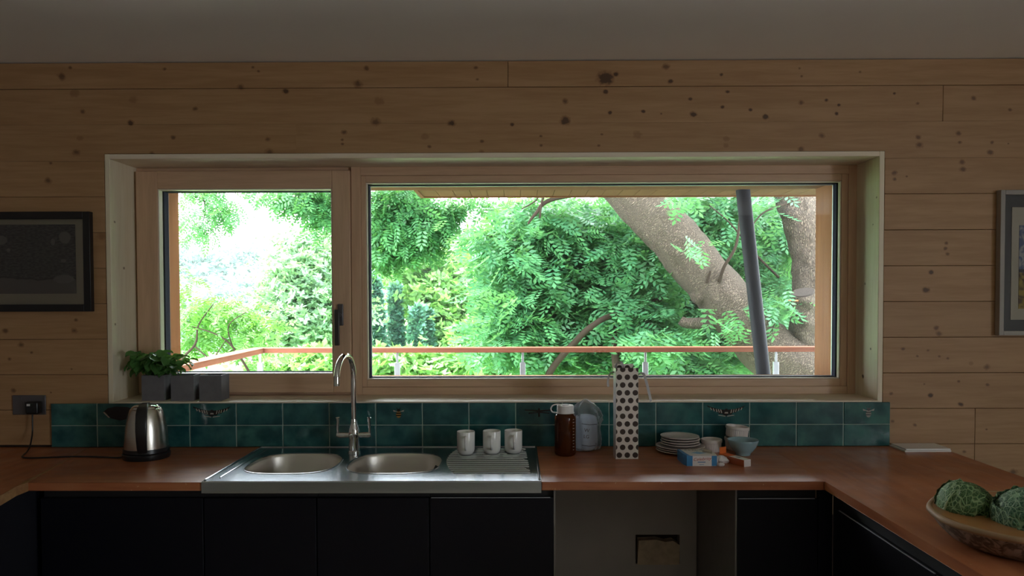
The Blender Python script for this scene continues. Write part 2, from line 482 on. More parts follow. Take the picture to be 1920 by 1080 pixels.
wall = empty('wall_back', (0, 0, 0), kind='structure')
m = MB()
cx0, cx1, cz0, cz1 = OX0 - LT - .002, OX1 + LT + .002, OZ0 - LT - .002, OZ1 + LT + .002
for (a, b, c, d, e, f) in ((X0, cx0, 0, ZC, .019, .30), (cx1, X1, 0, ZC, .019, .30), (cx0, cx1, 0, cz0, .019, .30), (cx0, cx1, cz1, ZC, .019, .30)):
    m.box(a, b, e, f, c, d)
EX0, EX1, EZ0, EZ1 = -1.752, 1.547, 1.14, 2.139
for (a, b, c, d) in ((X0, EX0, -.12, 3.0), (EX1, X1, -.12, 3.0), (EX0, EX1, -.12, EZ0), (EX0, EX1, EZ1, 3.0)):
    m.box(a, b, .30, .515, c, d)
m.build('wall_core', MAT['core'], wall)

KNOTS = [(-1.975,2.528,0.019,0.9),(-1.937,2.567,0.009,0.9),(-1.526,2.558,0.009,0.9),(-1.142,2.565,0.007,0.9),(-1.117,2.547,0.007,0.9),(-1.195,2.48,0.016,0.9),(-0.649,2.558,0.012,0.9),(-0.686,2.489,0.021,0.9),(-0.174,2.558,0.009,0.9),(-0.168,2.508,0.007,0.9),(0.387,2.51,0.035,1.3),(0.433,2.528,0.012,1.2),(0.649,2.559,0.016,0.9),(0.668,2.495,0.012,1.2),(0.887,2.523,0.009,1.2),(1.225,2.549,0.007,0.9),(1.234,2.515,0.007,0.9),(1.485,2.532,0.007,0.9),(-1.92,2.456,0.021,0.6),(-1.887,2.377,0.012,0.9),(-1.678,2.328,0.014,1.2),(-1.665,2.427,0.019,0.5),(-1.396,2.387,0.012,0.9),(-1.002,2.461,0.014,1.2),(-0.594,2.416,0.021,0.6),(-0.611,2.328,0.021,0.9),(-0.28,2.32,0.016,1.2),(-0.018,2.312,0.009,1.2),(0.213,2.412,0.014,0.9),(0.213,2.329,0.023,1.2),(0.387,2.452,0.012,1.3),(0.407,2.363,0.009,1.3),(0.551,2.367,0.009,1.3),(0.629,2.357,0.005,0.9),(0.768,2.354,0.014,1.3),(0.754,2.419,0.009,1.3),(0.915,2.45,0.009,1.2),(0.892,2.384,0.009,1.2),(1.014,2.372,0.009,1.3),(1.079,2.342,0.014,1.3),(1.233,2.401,0.012,0.9),(1.341,2.412,0.009,1.2),(1.396,2.391,0.007,1.2),(1.387,2.354,0.009,1.2),(1.635,2.44,0.007,1.2),(1.736,2.396,0.009,0.9),(1.977,2.418,0.012,0.9),(2.134,2.367,0.009,0.9),(-1.901,2.262,0.014,0.6),(-1.918,2.2,0.016,0.9),(-1.587,2.191,0.014,0.9),(-1.493,2.263,0.012,0.9),(-1.081,2.254,0.012,0.9),(-1.075,2.199,0.019,0.9),(-0.748,2.283,0.012,0.9),(-0.756,2.25,0.007,0.9),(-0.756,2.232,0.007,0.9),(-0.398,2.263,0.019,0.5),(-0.378,2.219,0.009,0.9),(-0.148,2.241,0.009,0.9),(-0.15,2.193,0.014,0.7),(0.107,2.263,0.007,0.9),(0.109,2.222,0.007,0.9),(0.371,2.269,0.007,0.9),(0.359,2.221,0.007,0.9),(0.525,2.266,0.021,0.5),(0.911,2.248,0.014,0.6),(0.909,2.218,0.012,0.6),(1.234,2.201,0.014,0.9),(1.324,2.26,0.014,0.9),(1.74,2.252,0.012,0.9),(1.745,2.217,0.016,0.9),(1.912,2.267,0.012,0.9),(1.92,2.228,0.009,0.9),(2.058,2.227,0.009,0.9),(2.051,2.184,0.014,0.9),(2.129,2.222,0.005,0.9),(1.638,2.098,0.012,0.9),(1.639,2.07,0.009,0.9),(1.691,2.082,0.005,0.9),(1.933,2.111,0.014,0.9),(1.928,2.143,0.014,0.9),(-2.031,2.154,0.007,0.9),(-2.044,2.078,0.016,0.9),(1.868,1.793,0.009,0.9),(1.863,1.77,0.009,0.9),(1.873,1.747,0.009,0.9),(-1.814,1.835,0.021,0.7),(1.802,1.668,0.012,1.2),(1.782,1.59,0.016,1.1),(1.838,1.401,0.014,0.9),(1.826,1.425,0.012,0.9),(-1.931,1.469,0.009,0.9),(-2.242,1.423,0.014,0.9),(-1.939,1.423,0.014,0.9),(1.683,1.334,0.009,0.9),(1.746,1.302,0.007,0.9),(1.792,1.327,0.007,0.9),(1.841,1.301,0.007,0.9),(1.878,1.292,0.007,0.9),(1.978,1.271,0.012,0.5),(2.048,1.254,0.014,0.9),(-2.175,1.36,0.014,0.9),(-2.129,1.327,0.007,0.9),(-2.228,1.299,0.009,0.9),(-1.954,1.254,0.005,0.9),(1.926,1.192,0.007,0.9),(2.051,1.177,0.009,0.9),(1.634,1.139,0.009,0.9),(1.804,1.131,0.012,1.2),(1.936,1.091,0.012,1.2),(1.777,1.18,0.005,0.9),(-2.214,1.16,0.012,0.9),(-2.047,1.151,0.005,0.9),(1.64,1.017,0.009,0.9),(1.738,1.001,0.009,0.9),(2.051,0.981,0.005,0.9),(1.955,0.883,0.009,0.9),(2.17,0.794,0.016,0.9)]
PITCH_B, ZB0 = .1556, .918
_pine_n = [0]
def pine_for(x0, x1, z0, z1):
    ks = [k for k in KNOTS if x0 - .02 < k[0] < x1 + .02 and z0 - .02 < k[1] < z1 + .02]
    if not ks: return MAT['pine']
    _pine_n[0] += 1
    return wood('pine_board_with_knots_%d' % _pine_n[0], PINE_L, PINE_D, 'x', knots=ks)
GAP = .0008
def board(x0, x1, z0, z1, notch=None, dy=0.0):
    if notch:
        nx0, nx1, nz = notch
        poly = [(x0, z0), (nx0, z0), (nx0, nz), (nx1, nz), (nx1, z0), (x1, z0), (x1, z1), (x0, z1)]
        poly = [(px, pz) for i, (px, pz) in enumerate(poly) if not (i and poly[i] == poly[i - 1])]
        b = MB().prism(poly, dy, .018, 'y')
    else:
        b = MB().box(x0, x1, dy, .018, z0, z1)
    b.build('board', pine_for(x0, x1, z0, z1), wall, bevel=.0012, seg=1)
JOINTS = {10: [-.035], 9: [1.845], 8: [-.957], 0: [2.0], -1: [2.0], 3: [], 6: []}
for k in range(-2, 11):
    z0 = ZB0 + k * PITCH_B + GAP; z1 = min(ZB0 + (k + 1) * PITCH_B - GAP, ZC - .004)
    dy = RND.uniform(-.0012, .0012)
    if k < 0: spans = [(1.0, X1)]
    elif 1 <= k <= 7: spans = [(X0, cx0 - .001), (cx1 + .001, X1)]
    else: spans = [(X0, X1)]
    for (a, b) in spans:
        cuts = [a] + [j for j in JOINTS.get(k, []) if a < j < b] + [b]
        for i in range(len(cuts) - 1):
            xa = cuts[i] + (GAP if i else 0); xb = cuts[i + 1] - (GAP if i < len(cuts) - 2 else 0)
            nt_ = None
            if k == 8:
                na, nb = max(xa, cx0 - .001), min(xb, cx1 + .001)
                nt_ = (na, nb, cz1 + .001)
                if xa >= na:      # board starts inside the notch span
                    poly = [(xa, cz1 + .001), (nb, cz1 + .001), (nb, z0), (xb, z0), (xb, z1), (xa, z1)]
                else:
                    poly = [(xa, z0), (na, z0), (na, cz1 + .001), (xb, cz1 + .001), (xb, z1), (xa, z1)]
                MB().prism(poly, dy, .018, 'y').build('board', pine_for(xa, xb, z0, z1), wall, bevel=.0012, seg=1)
            else:
                board(xa, xb, z0, z1, dy=dy + RND.uniform(-.0006, .0006))

# grey plastered recess where an appliance is missing, with a hole holding a block
m = MB(); hx0, hx1, hz0, hz1 = .512, .703, .408, .535
for (a, b, c, d) in ((.14, hx0, 0, .87), (hx1, .776, 0, .87), (hx0, hx1, 0, hz0), (hx0, hx1, hz1, .87)): m.box(a, b, -.05, .0, c, d)
m.box(hx0, hx1, -.004, .0, hz0, hz1, 1)
tag(m.build('wall_recess', [MAT['void_plaster'], MAT['core']]), kind='structure')
m = MB().prism([(.522, .409), (.697, .409), (.699, .49), (.672, .507), (.64, .502), (.60, .512), (.528, .508)], -.056, -.012, 'y')
tag(m.build('stone_block', plain('rough_brown_block', (.50, .39, .27), .95, var=.4, scale=30, bump=.6, bscale=60), bevel=.003),
    'rough brown block set in the hole of the grey recess below the worktop', 'block')

# ------------------------------------------------------------------ window: lining, frames, glass
def struct(o): return tag(o, kind='structure')
lv, lh = MAT['lining_v'], MAT['lining_h']
jm = wood('pale_pine_lining_knotty', (.86, .77, .60), (.78, .67, .49), 'z', .5, tint=.05, kplane='yz', knots=[(.02, 1.995, .007, 1.2), (.13, 1.20, .011, 1.3), (.06, 1.33, .007, 1), (.12, 1.62, .008, .9), (.05, 1.88, .006, 1)])
struct(MB().box(OX0 - LT, OX0, -.004, .298, OZ0 - LT, OZ1 + LT).build('trim_1', wood('pale_pine_lining_left', (.86, .77, .60), (.78, .67, .49), 'z', .5, tint=.05, kplane='yz', knots=[(.03, 1.9, .007, 1), (.10, 1.7, .008, 1), (.02, 1.45, .007, 1)]), bevel=.002))
struct(MB().box(OX1, OX1 + LT, -.004, .298, OZ0 - LT, OZ1 + LT).build('trim_2', jm, bevel=.002))
struct(MB().box(OX0, OX1, -.004, .298, OZ1, OZ1 + LT).build('trim_3', lh, bevel=.002))
m = MB().box(OX0, OX1, 0.0, .298, OZ0 - .02, OZ0); m.box(OX0, OX1, -.017, .0, 1.1045, OZ0)
struct(m.build('trim_4', lh, weld=True))

def ring(name, x0, x1, z0, z1, t, y0, y1, mv, mh, parent, bevel=.002):
    """four members round an opening: outer edge x0..x1, z0..z1, member width t = (left, right, bottom, top)"""
    l, r_, b, tp = t if hasattr(t, '__len__') else (t, t, t, t)
    MB().box(x0, x0 + l, y0, y1, z0, z1).build(name, mv, parent, bevel=bevel)
    MB().box(x1 - r_, x1, y0, y1, z0, z1).build(name, mv, parent, bevel=bevel)
    MB().box(x0 + l, x1 - r_, y0, y1, z0, z0 + b).build(name, mh, parent, bevel=bevel)
    MB().box(x0 + l, x1 - r_, y0, y1, z1 - tp, z1).build(name, mh, parent, bevel=bevel)

fv, fh = MAT['frame_v'], MAT['frame_h']
w1 = empty('window_1', (-1.27, .22, OZ0), kind='structure')
ring('outer_frame', OX0, -.772, OZ0, OZ1, (.03, .002, .025, .035), .222, .295, fv, fh, w1)
ring('sash_member', -1.757, -.768, 1.124, 2.150, (.100, .083, .086, .082), .186, .232, fv, fh, w1, .003)
ring('glazing_bead', -1.657, -.851, 1.210, 2.068, .005, .190, .226, MAT['bead'], MAT['bead'], w1, .0015)
ring('gasket', -1.657, -.851, 1.210, 2.068, .006, .238, .284, MAT['gasket'], MAT['gasket'], w1, 0)
ring('cladding', -1.68, -.84, 1.19, 2.085, (.026, .014, .024, .020), .284, .292, MAT['alu'], MAT['alu'], w1, .001)
MB().box(-1.656, -.852, .2265, .2375, 1.2105, 2.0675).build('glass_pane', MAT['glass'], w1)
# tilt-and-turn handle: rosette, neck and lever
h = MB().box(-.827, -.800, .176, .1855, 1.435, 1.535).build('handle', MAT['socket'], w1, bevel=.004)
MB().box(-.835, -.812, .146, .158, 1.345, 1.510).build('lever', plain('dark_steel_lever', (.10, .095, .09), .35, .8), h, bevel=.003)
MB().tube([(-.8155, .158, 1.485), (-.8155, .176, 1.485)], .009, 12).build('neck', MAT['socket'], h)

w2 = empty('window_2', (.4, .22, OZ0), kind='structure')
ring('frame_member', -.766, OX1, OZ0, OZ1, (.045, .038, .036, .040), .205, .295, fv, fh, w2, .002)
ring('frame_step', -.721, OX1 - .038, OZ0 + .036, OZ1 - .040, (.022, .030, .034, .032), .212, .292, fv, fh, w2, .002)
ring('glazing_bead', -.699, 1.504, 1.1805, 2.0975, .005, .217, .240, MAT['bead'], MAT['bead'], w2, .0015)
ring('gasket', -.699, 1.504, 1.1805, 2.0975, .007, .2525, .288, MAT['gasket'], MAT['gasket'], w2, 0)
ring('spacer', -.699, 1.504, 1.1805, 2.0975, .0085, .288, .2955, MAT['alu'], MAT['alu'], w2, 0)
MB().box(-.698, 1.503, .2405, .2520, 1.181, 2.097).build('glass_pane', MAT['glass'], w2)

# outside lining of the opening in orange larch
struct(MB().box(-1.75, -1.715, .297, .53, EZ0, EZ1).build('trim_5', MAT['larch_v'], bevel=.002))
struct(MB().box(1.512, 1.545, .297, .53, EZ0, EZ1).build('trim_6', MAT['larch_v'], bevel=.002))
struct(MB().box(-1.715, 1.512, .297, .53, 2.106, EZ1).build('trim_7', MAT['larch_h'], bevel=.002))
struct(MB().box(-1.715, 1.512, .297, .56, EZ0, 1.165).build('trim_8', MAT['larch_h'], bevel=.002))

# ------------------------------------------------------------------ canopy, deck, railing, column
sof = empty('canopy_soffit', (1.8, .53, 2.44), kind='structure')
m = MB().box(-.80, 4.5, .53, 3.2, 2.460, 2.60); m.build('canopy_deck', MAT['core'], sof)
x = -.80
while x < 4.4:
    MB().box(x, x + .1365, .535, 3.2, 2.44, 2.459).build('soffit_board', MAT['larch_y'], sof, bevel=.002, seg=1); x += .1395
MB().box(-.83, 4.5, 3.2, 3.225, 2.43, 2.62).build('fascia', MAT['larch_h'], sof)
MB().box(-.83, -.80, .53, 3.2, 2.43, 2.62).build('fascia', MAT['larch_y'], sof)
tag(MB().box(-3.6, 4.6, -6.2, .52, 2.80, 3.0).box(-.83, 4.6, .52, 3.23, 2.62, 2.80).build('shadow_roof', MAT['column']), kind='structure')  # unseen slab over the house, added to cast its shadow
tag(MB().box(-2.6, 4.6, .52, 3.5, -.2, 0).build('deck_floor', MAT['deck']), kind='structure')

rail = empty('deck_railing', (0, 3.35, 0), label='reddish wooden handrail on slim steel posts round the deck outside', cat='railing')
MB().box(-2.36, 4.55, 3.29, 3.41, 1.078, 1.122).build('handrail', MAT['rail'], rail, bevel=.004)
MB().prism([(-2.36, 3.29), (-2.24, 3.29), (-2.17, .56), (-2.29, .56)], 1.078, 1.122, 'z').build('handrail', wood('red_brown_handrail_return', (.25, .095, .055), (.20, .070, .040), 'y', .75), rail, bevel=.004)
for x in (-2.29, -1.065, .053, 1.144, 2.304, 3.4):
    p = MB().box(x - .024, x + .024, 3.335, 3.365, 0.0, .985).build('post', MAT['galv'], rail, bevel=.002)
    MB().box(x - .010, x + .010, 3.343, 3.357, .985, 1.078).build('post_pin', MAT['galv'], p, bevel=.002)
MB().tube([(2.135, 2.85, 0.0), (1.8507, 2.85, 2.44)], .057, 24).build('steel_column', MAT['column'])
tag(bpy.data.objects['steel_column'], 'dark grey leaning steel column holding up the canopy outside', 'column')

# ================================================================== splashback of green tiles
sb = empty('tiled_splashback', (-.2, 0, .911), label='two rows of glossy sea-green tiles below the window', cat='splashback')
TX0, TP = -2.0417, .2038
MB().box(TX0, TX0 + 18 * TP - .003, -.0115, -.0015, .912, 1.1025).build('grout', MAT['grout'], sb)
tm1 = MB().box(-.0998, .0998, -.012, 0, -.0465, .0465).mesh('tile', MAT['tile'], bevel=.0022)
tm2 = MB().box(-.0998, .0998, -.012, 0, -.0475, .0475).mesh('tile', MAT['tile'], bevel=.0022)
tiles = {}
for row, (zc, me) in enumerate(((.9585, tm1), (1.0555, tm2))):
    for i in range(18):
        t = place('tile', me, Vector((TX0 + (i + .5) * TP - .0015, -.0018 + RND.uniform(-.0006, .0006), zc)) - Vector((-.2, 0, .911)), sb,
                  rot=(RND.uniform(-.008, .008), 0, RND.uniform(-.008, .008)))
        tiles[row, i] = t
ink = plain('brown_black_ceramic_ink', (.012, .009, .008), .25)
cream = plain('cream_ceramic_ink', (.42, .38, .33), .3)
amber = plain('amber_ceramic_ink', (.40, .20, .05), .3)
def decal(tile, name, polys, mats):
    mb = MB()
    for (poly, mi, lift) in polys: mb.prism(poly, -.0122 - .0003 * lift, -.0119, 'y', mi)
    return mb.build(name, mats, tile, local=True, smooth=0)
def moth():
    P = []
    up = [(t, .004 + .020 * (t / .085) ** 2) for t in np.linspace(-.085, .085, 15)]
    lo = [(t, -.020 + .042 * (abs(t) / .085) ** 1.5 + .003 * math.sin(t * 260)) for t in np.linspace(.080, -.080, 17)]
    P.append((up + lo, 0, 1))
    for s in (-1, 1):
        for q in (.020, .030, .040, .052, .064):
            zc = .020 * (q / .085) ** 2 - .004; hh = .009 - q * .05
            P.append(([(s * q - .0022, zc - hh), (s * q + .0022, zc - hh + .002), (s * (q + .004) + .001, zc + hh), (s * (q + .004) - .0025, zc + hh)], 1, 2))
        P.append(([(s * .004, -.026), (s * .035, -.021), (s * .034, -.0185), (s * .004, -.0225)], 1, 2))
    P.append(([(-.006, -.022), (.006, -.022), (.005, .008), (-.005, .008)], 0, 3))
    P.append(([(-.008, -.012), (.008, -.012), (.006, -.006), (-.006, -.006)], 1, 4))
    return P
def shift(P, dx, dz, s=1.0): return [([(x * s + dx, z * s + dz) for (x, z) in p], mi, l) for (p, mi, l) in P]
decal(tiles[1, 3], 'moth_motif', shift(moth(), -.004, .012), [ink, cream])
decal(tiles[1, 14], 'moth_motif', shift(moth(), 0, .012), [ink, cream])
lm = [([(-.075, .005), (-.055, .022), (-.02, .030), (.03, .028), (.075, .012), (.04, -.022), (.0, -.032), (-.04, -.022)], 0, 1),
      ([(-.075, .004), (-.05, -.020), (-.045, -.019), (-.068, .006)], 1, 2)]
decal(tiles[1, 1], 'dark_moth_motif', shift(lm, 0, .005), [ink, cream])
def bee():
    el = lambda cx, cz, rx, rz: [(cx + rx * math.cos(a), cz + rz * math.sin(a)) for a in np.linspace(0, 2 * PI, 13)[:-1]]
    return [(el(0, 0, .011, .016), 2, 1), ([(-.011, .003), (.011, .003), (.010, .008), (-.010, .008)], 0, 2),
            ([(-.011, -.007), (.011, -.007), (.012, -.002), (-.012, -.002)], 0, 2), (el(0, .018, .007, .006), 0, 2),
            ([(-.004, .012), (-.024, .020), (-.022, .012)], 1, 2), ([(.004, .012), (.024, .020), (.022, .012)], 1, 2),
            ([(-.006, .021), (-.009, .030), (-.007, .030), (-.004, .022)], 0, 2), ([(.006, .021), (.009, .030), (.007, .030), (.004, .022)], 0, 2)]
decal(tiles[1, 7], 'bee_motif', shift(bee(), -.002, -.002), [ink, cream, amber])
decal(tiles[1, 17], 'bee_motif', shift(bee(), .006, -.002, 1.05), [ink, cream, plain('pale_ceramic_ink', (.30, .28, .22), .3)])
df = [([(-.004, -.022), (.004, -.022), (.004, .016), (-.004, .016)], 0, 2),
      ([(-.065, .006), (-.004, .000), (-.004, .008), (-.060, .011)], 0, 1), ([(.004, .000), (.065, .006), (.060, .011), (.004, .008)], 0, 1),
      ([(-.045, -.008), (-.004, -.004), (-.004, .001), (-.046, -.004)], 0, 1), ([(.004, -.004), (.045, -.008), (.046, -.004), (.004, .001)], 0, 1)]
decal(tiles[1, 10], 'dragonfly_motif', shift(df, 0, .008), [ink])

# ================================================================== worktops
WZ, WT = .91, .030
wy0 = -.626
wx = MAT['worktop_x']; wyy = MAT['worktop_y']
def slab(name, poly, mat, label, bv=.0025):
    o = MB().prism(poly, WZ - WT, WZ, 'z').build(name, mat, bevel=bv)
    return tag(o, label, 'worktop')
SX0, SX1 = -1.118, .0856
slab('worktop', [(-1.872, -.002), (-1.757, wy0), (SX0 - .001, wy0), (SX0 - .001, -.002)], wx, 'reddish-brown worktop section between the kettle corner and the sink')
slab('worktop', [(SX1 + .001, -.002), (SX1 + .001, wy0), (1.085, wy0), (1.085, -.002)], wx, 'reddish-brown worktop section carrying the plates, right of the sink')
slab('worktop', [(1.087, -.002), (1.087, -1.95), (1.722, -1.95), (1.722, -.002)], wyy, 'reddish-brown peninsula worktop under the dish of cabbages', .0006)
slab('worktop_strip', [(1.7222, -.002), (1.7222, -1.95), (1.823, -1.95), (1.823, -.002)], wyy, 'narrow outer strip along the far edge of the peninsula worktop', .0006)
slab('worktop', [(-1.876, -.002), (-1.745, -.668), (-1.53, -1.62), (-2.55, -1.62), (-2.55, -.002)], wyy, 'worktop section in the left corner under the socket')
m = MB().prism([(-1.8775, -.012), (-1.742, -.690), (-1.525, -1.62), (-1.519, -1.62), (-1.737, -.690), (-1.7375, -.628), (-1.8735, -.012)], WZ - WT - .001, WZ + .0012, 'z')
tag(m.build('worktop_edging', MAT['worktop_edge']), 'pale edging strip along the seam of the left corner worktop', 'edging')

# ================================================================== base cabinets
def cabinet(x0, x1, label, lip=True, left=None, right=None, top_door=.845, group='base cabinets under the worktop'):
    c = empty('base_cabinet', ((x0 + x1) / 2, -.30, 0), label=label, cat='cabinet', group=group)
    b = MB().box(x0, x0 + .018, -.575, -.02, .0, .878).box(x1 - .018, x1, -.575, -.02, .0, .878)
    b.box(x0 + .018, x1 - .018, -.575, -.02, .10, .118).box(x0 + .018, x1 - .018, -.04, -.02, .118, .70).box(x0 + .018, x1 - .018, -.575, -.557, .80, .878)
    b.box(x0 + .018, x1 - .018, -.53, -.51, 0, .10)
    b.build('carcass', MAT['carcass'], c)
    d = MB().box(x0 + .0015, x1 - .0015, -.598, -.578, .11, top_door).build('door', MAT['cabinet'], c, bevel=.001, seg=1)
    if lip: MB().box(x0 + .006, x1 - .012, -.599, -.594, top_door, top_door + .0020).build('finger_pull', MAT['lip'], d)
    if left: MB().box(x0 - .006, x0, -.597, -.02, 0, .877).build('side_panel', MAT['panel_edge'], c)
    if right: MB().box(x1, x1 + .006, -.597, -.02, 0, .877).build('side_panel', MAT['panel_edge'], c)
    return c
cabinet(-1.715, -1.128, 'dark navy base cabinet below the kettle, left of the sink', lip=False)
cabinet(-1.126, -.721, 'dark navy base cabinet under the left sink bowl', lip=False)
cabinet(-.719, -.316, 'dark navy base cabinet under the right sink bowl', lip=False)
cabinet(-.314, .131, 'dark navy base cabinet under the draining board', right=True)
cabinet(.786, 1.075, 'dark navy base cabinet in the right corner with bright top edge', left=True, top_door=.840)
MB().box(1.0765, 1.127, -.597, -.578, 0, .877).build('filler_panel', MAT['cabinet'], bpy.data.objects['base_cabinet.004'])
pc = empty('peninsula_cabinet', (1.45, -1.2, 0), label='dark navy cabinet run under the peninsula worktop', cat='cabinet')
MB().box(1.128, 1.70, -1.90, -.60, 0, .878).build('carcass', MAT['carcass'], pc)
for (a, b) in ((-1.28, -.66), (-1.89, -1.283)):
    d = MB().box(1.109, 1.1275, a, b, .11, .824).build('door', MAT['cabinet'], pc, bevel=.001, seg=1)
    MB().box(1.108, 1.113, a + .006, b - .03, .824, .8258).build('finger_pull', MAT['lip'], d)
tag(MB().prism([(-1.80, -.70), (-1.62, -1.55), (-2.5, -1.55), (-2.5, -.04), (-1.86, -.04), (-1.74, -.58)], 0, .878, 'z').build('corner_cabinet', MAT['cabinet'], bevel=.003),
    'dark navy corner cabinet under the left worktop section', 'cabinet')

# ================================================================== sink
def superell(cx, cy, a, b, n=48, e=3.0):
    out = []
    for i in range(n):
        t = 2 * PI * i / n; c_, s_ = math.cos(t), math.sin(t)
        out.append((cx + a * math.copysign(abs(c_) ** (2 / e), c_), cy + b * math.copysign(abs(s_) ** (2 / e), s_)))
    return out
SY0, SY1, SZ = -.634, -.030, .914
sk = empty('kitchen_sink', ((SX0 + SX1) / 2, -.33, WZ - .04), label='stainless steel sink with two bowls and a ribbed draining board', cat='sink')
bowls = [(-.872, -.345, .172, .176), (-.478, -.345, .178, .176)]
bm = bmesh.new()
loops = [[(SX0, SY0 + .006), (SX1, SY0 + .006), (SX1, SY1), (SX0, SY1)]] + [superell(*b) for b in bowls]
es = []
for lp in loops:
    vs = [bm.verts.new((x, y, SZ)) for x, y in lp]
    es += [bm.edges.new((vs[i], vs[(i + 1) % len(vs)])) for i in range(len(vs))]
bmesh.ops.triangle_fill(bm, use_beauty=True, use_dissolve=False, edges=es)
bm.normal_update()
top = MB(); bm.verts.ensure_lookup_table()
for i, v in enumerate(bm.verts): v.index = i
# keep only faces outside the bowls
def inside(p):
    for (cx, cy, a, b) in bowls:
        if (abs(p.x - cx) / a) ** 3 + (abs(p.y - cy) / b) ** 3 < .97: return True
    return False
top.add([v.co for v in bm.verts], [tuple(v.index for v in f.verts) for f in bm.faces if not inside(f.calc_center_median())])
bm.free()
# rolled front lip and the raised bead round the edge
prof = [(SY0 + .006, SZ), (SY0 + .002, SZ - .0015), (SY0, SZ - .006), (SY0, WZ - .038), (SY0 + .003, WZ - .038), (SY0 + .004, SZ - .006), (SY0 + .006, SZ - .002)]
top.prism(prof, SX0, SX1, 'x')
o = top.build('sink_top', MAT['steel'], sk, smooth=30)
bead = []
m = MB().tube([(SX0 + .006, SY0 + .02, SZ), (SX0 + .006, SY1 - .006, SZ), (SX1 - .006, SY1 - .006, SZ), (SX1 - .006, SY0 + .02, SZ)], .0045, 8)
m.build('raised_edge', MAT['steel'], sk)
m = MB().tube([(SX0 + .045, SY0 + .055, SZ), (SX0 + .045, SY1 - .05, SZ)], .004, 8)
m.build('pressed_rib', MAT['steel'], sk)
for (cx, cy, a, b) in bowls:
    rings = [(0, 1.0), (-.004, .985), (-.012, .972), (-.05, .95), (-.11, .92), (-.145, .88), (-.160, .80), (-.168, .60), (-.172, .25), (-.173, .11)]
    vs = []; fs = []; n = 48
    for (dz, s_) in rings: vs += [(x, y, SZ + dz) for x, y in superell(cx, cy, a * s_, b * s_, n)]
    for i in range(len(rings) - 1):
        for j in range(n): fs.append((i * n + j, i * n + (j + 1) % n, (i + 1) * n + (j + 1) % n, (i + 1) * n + j))
    bw = MB().add(vs, fs).build('bowl', MAT['steel_bowl'], sk, smooth=60)
    MB().lathe([(.0, .004), (.012, .004), (.03, .003), (.041, .001), (.043, -.002), (.04, -.02), (0, -.02)], 24, (cx, cy, SZ - .1735)).build('waste', MAT['chrome'], bw)
    MB().tube([(x, y, SZ) for x, y in superell(cx, cy, a + .003, b + .003, 48)], .0028, 6, closed=True).build('bowl_rim', MAT['steel'], sk)
# draining board ridges
for i in range(14):
    y = -.505 + i * .0325
    k = i / 13.0
    xl = -.255 - .035 * (1 - (2 * k - 1) ** 2) + .02 * (1 - k)
    xr = .048 - (.012 if i % 5 == 2 else 0) - .012 * k
    MB().tube([(xl, y, SZ - .0015), (xl + .006, y, SZ + .001), (xr - .006, y, SZ + .001), (xr, y, SZ - .0015)], .0052, 8).build('ridge', MAT['steel'], sk)

# tap
tp = empty('mixer_tap', (-.686, -.135, SZ), label='chrome swan-neck mixer tap with two lever handles', cat='tap')
tx, ty = -.686, -.135
MB().lathe([(0, 0), (.027, 0), (.027, .006), (.023, .010), (.021, .055), (.024, .062), (.024, .092), (.020, .105), (.014, .125), (.0125, .14), (0, .14)], 28, (tx, ty, SZ)).build('tap_body', MAT['chrome'], tp)
dx, dy_ = -.16, -.985
path = [(tx, ty, SZ + .135), (tx, ty, SZ + .30)]
R_ = .088
for i in range(0, 15):
    a = PI * i / 14
    rr = R_ * (1 - math.cos(a))
    path.append((tx + dx * rr, ty + dy_ * rr, SZ + .325 + R_ * math.sin(a)))
path += [(tx + dx * 2 * R_, ty + dy_ * 2 * R_, SZ + .30)]
MB().tube(path, [.0115] * (len(path) - 2) + [.0125, .0125], 16).build('spout', MAT['chrome'], tp, smooth=50)
for s_ in (-1, 1):
    a = MB().tube([(tx + s_ * .018, ty, SZ + .072), (tx + s_ * .060, ty, SZ + .072), (tx + s_ * .072, ty, SZ + .074)], [.011, .0125, .010], 16).build('handle_arm', MAT['chrome'], tp)
    MB().tube([(tx + s_ * .066, ty, SZ + .074), (tx + s_ * .067, ty - .004, SZ + .10), (tx + s_ * .065, ty - .006, SZ + .13), (tx + s_ * .066, ty - .008, SZ + .147)], [.007, .0055, .0065, .008], 12).build('lever', MAT['chrome'], a, smooth=60)

# ================================================================== things on the worktop
# mugs
def mug(x, y, rz, label):
    c = empty('mug', (x, y, SZ + .0065), rz, label, 'mug', 'white mugs on the draining board')
    MB().lathe([(0, 0), (.026, 0), (.0295, .004), (.0345, .012), (.0365, .022), (.0368, .092), (.0362, .0935), (.0350, .0925), (.0338, .080), (.0335, .018), (.028, .009), (0, .008)], 36).build('mug_body', MAT['china'], c, local=True, smooth=50)
    MB().tube([(.033, 0, .076), (.050, 0, .078), (.060, 0, .062), (.060, 0, .042), (.050, 0, .026), (.034, 0, .024)], [.0045, .0048, .005, .005, .0048, .0045], 10).build('handle', MAT['china'], c, local=True, smooth=60)
mug(-.210, -.205, -PI / 2 + .05, 'white mug on the draining board, nearest the sink bowls')
mug(-.104, -.192, -PI / 2, 'white mug on the draining board, middle of the three')
mug(-.015, -.182, -PI / 2 + .06, 'white mug on the draining board, nearest the amber bottle')

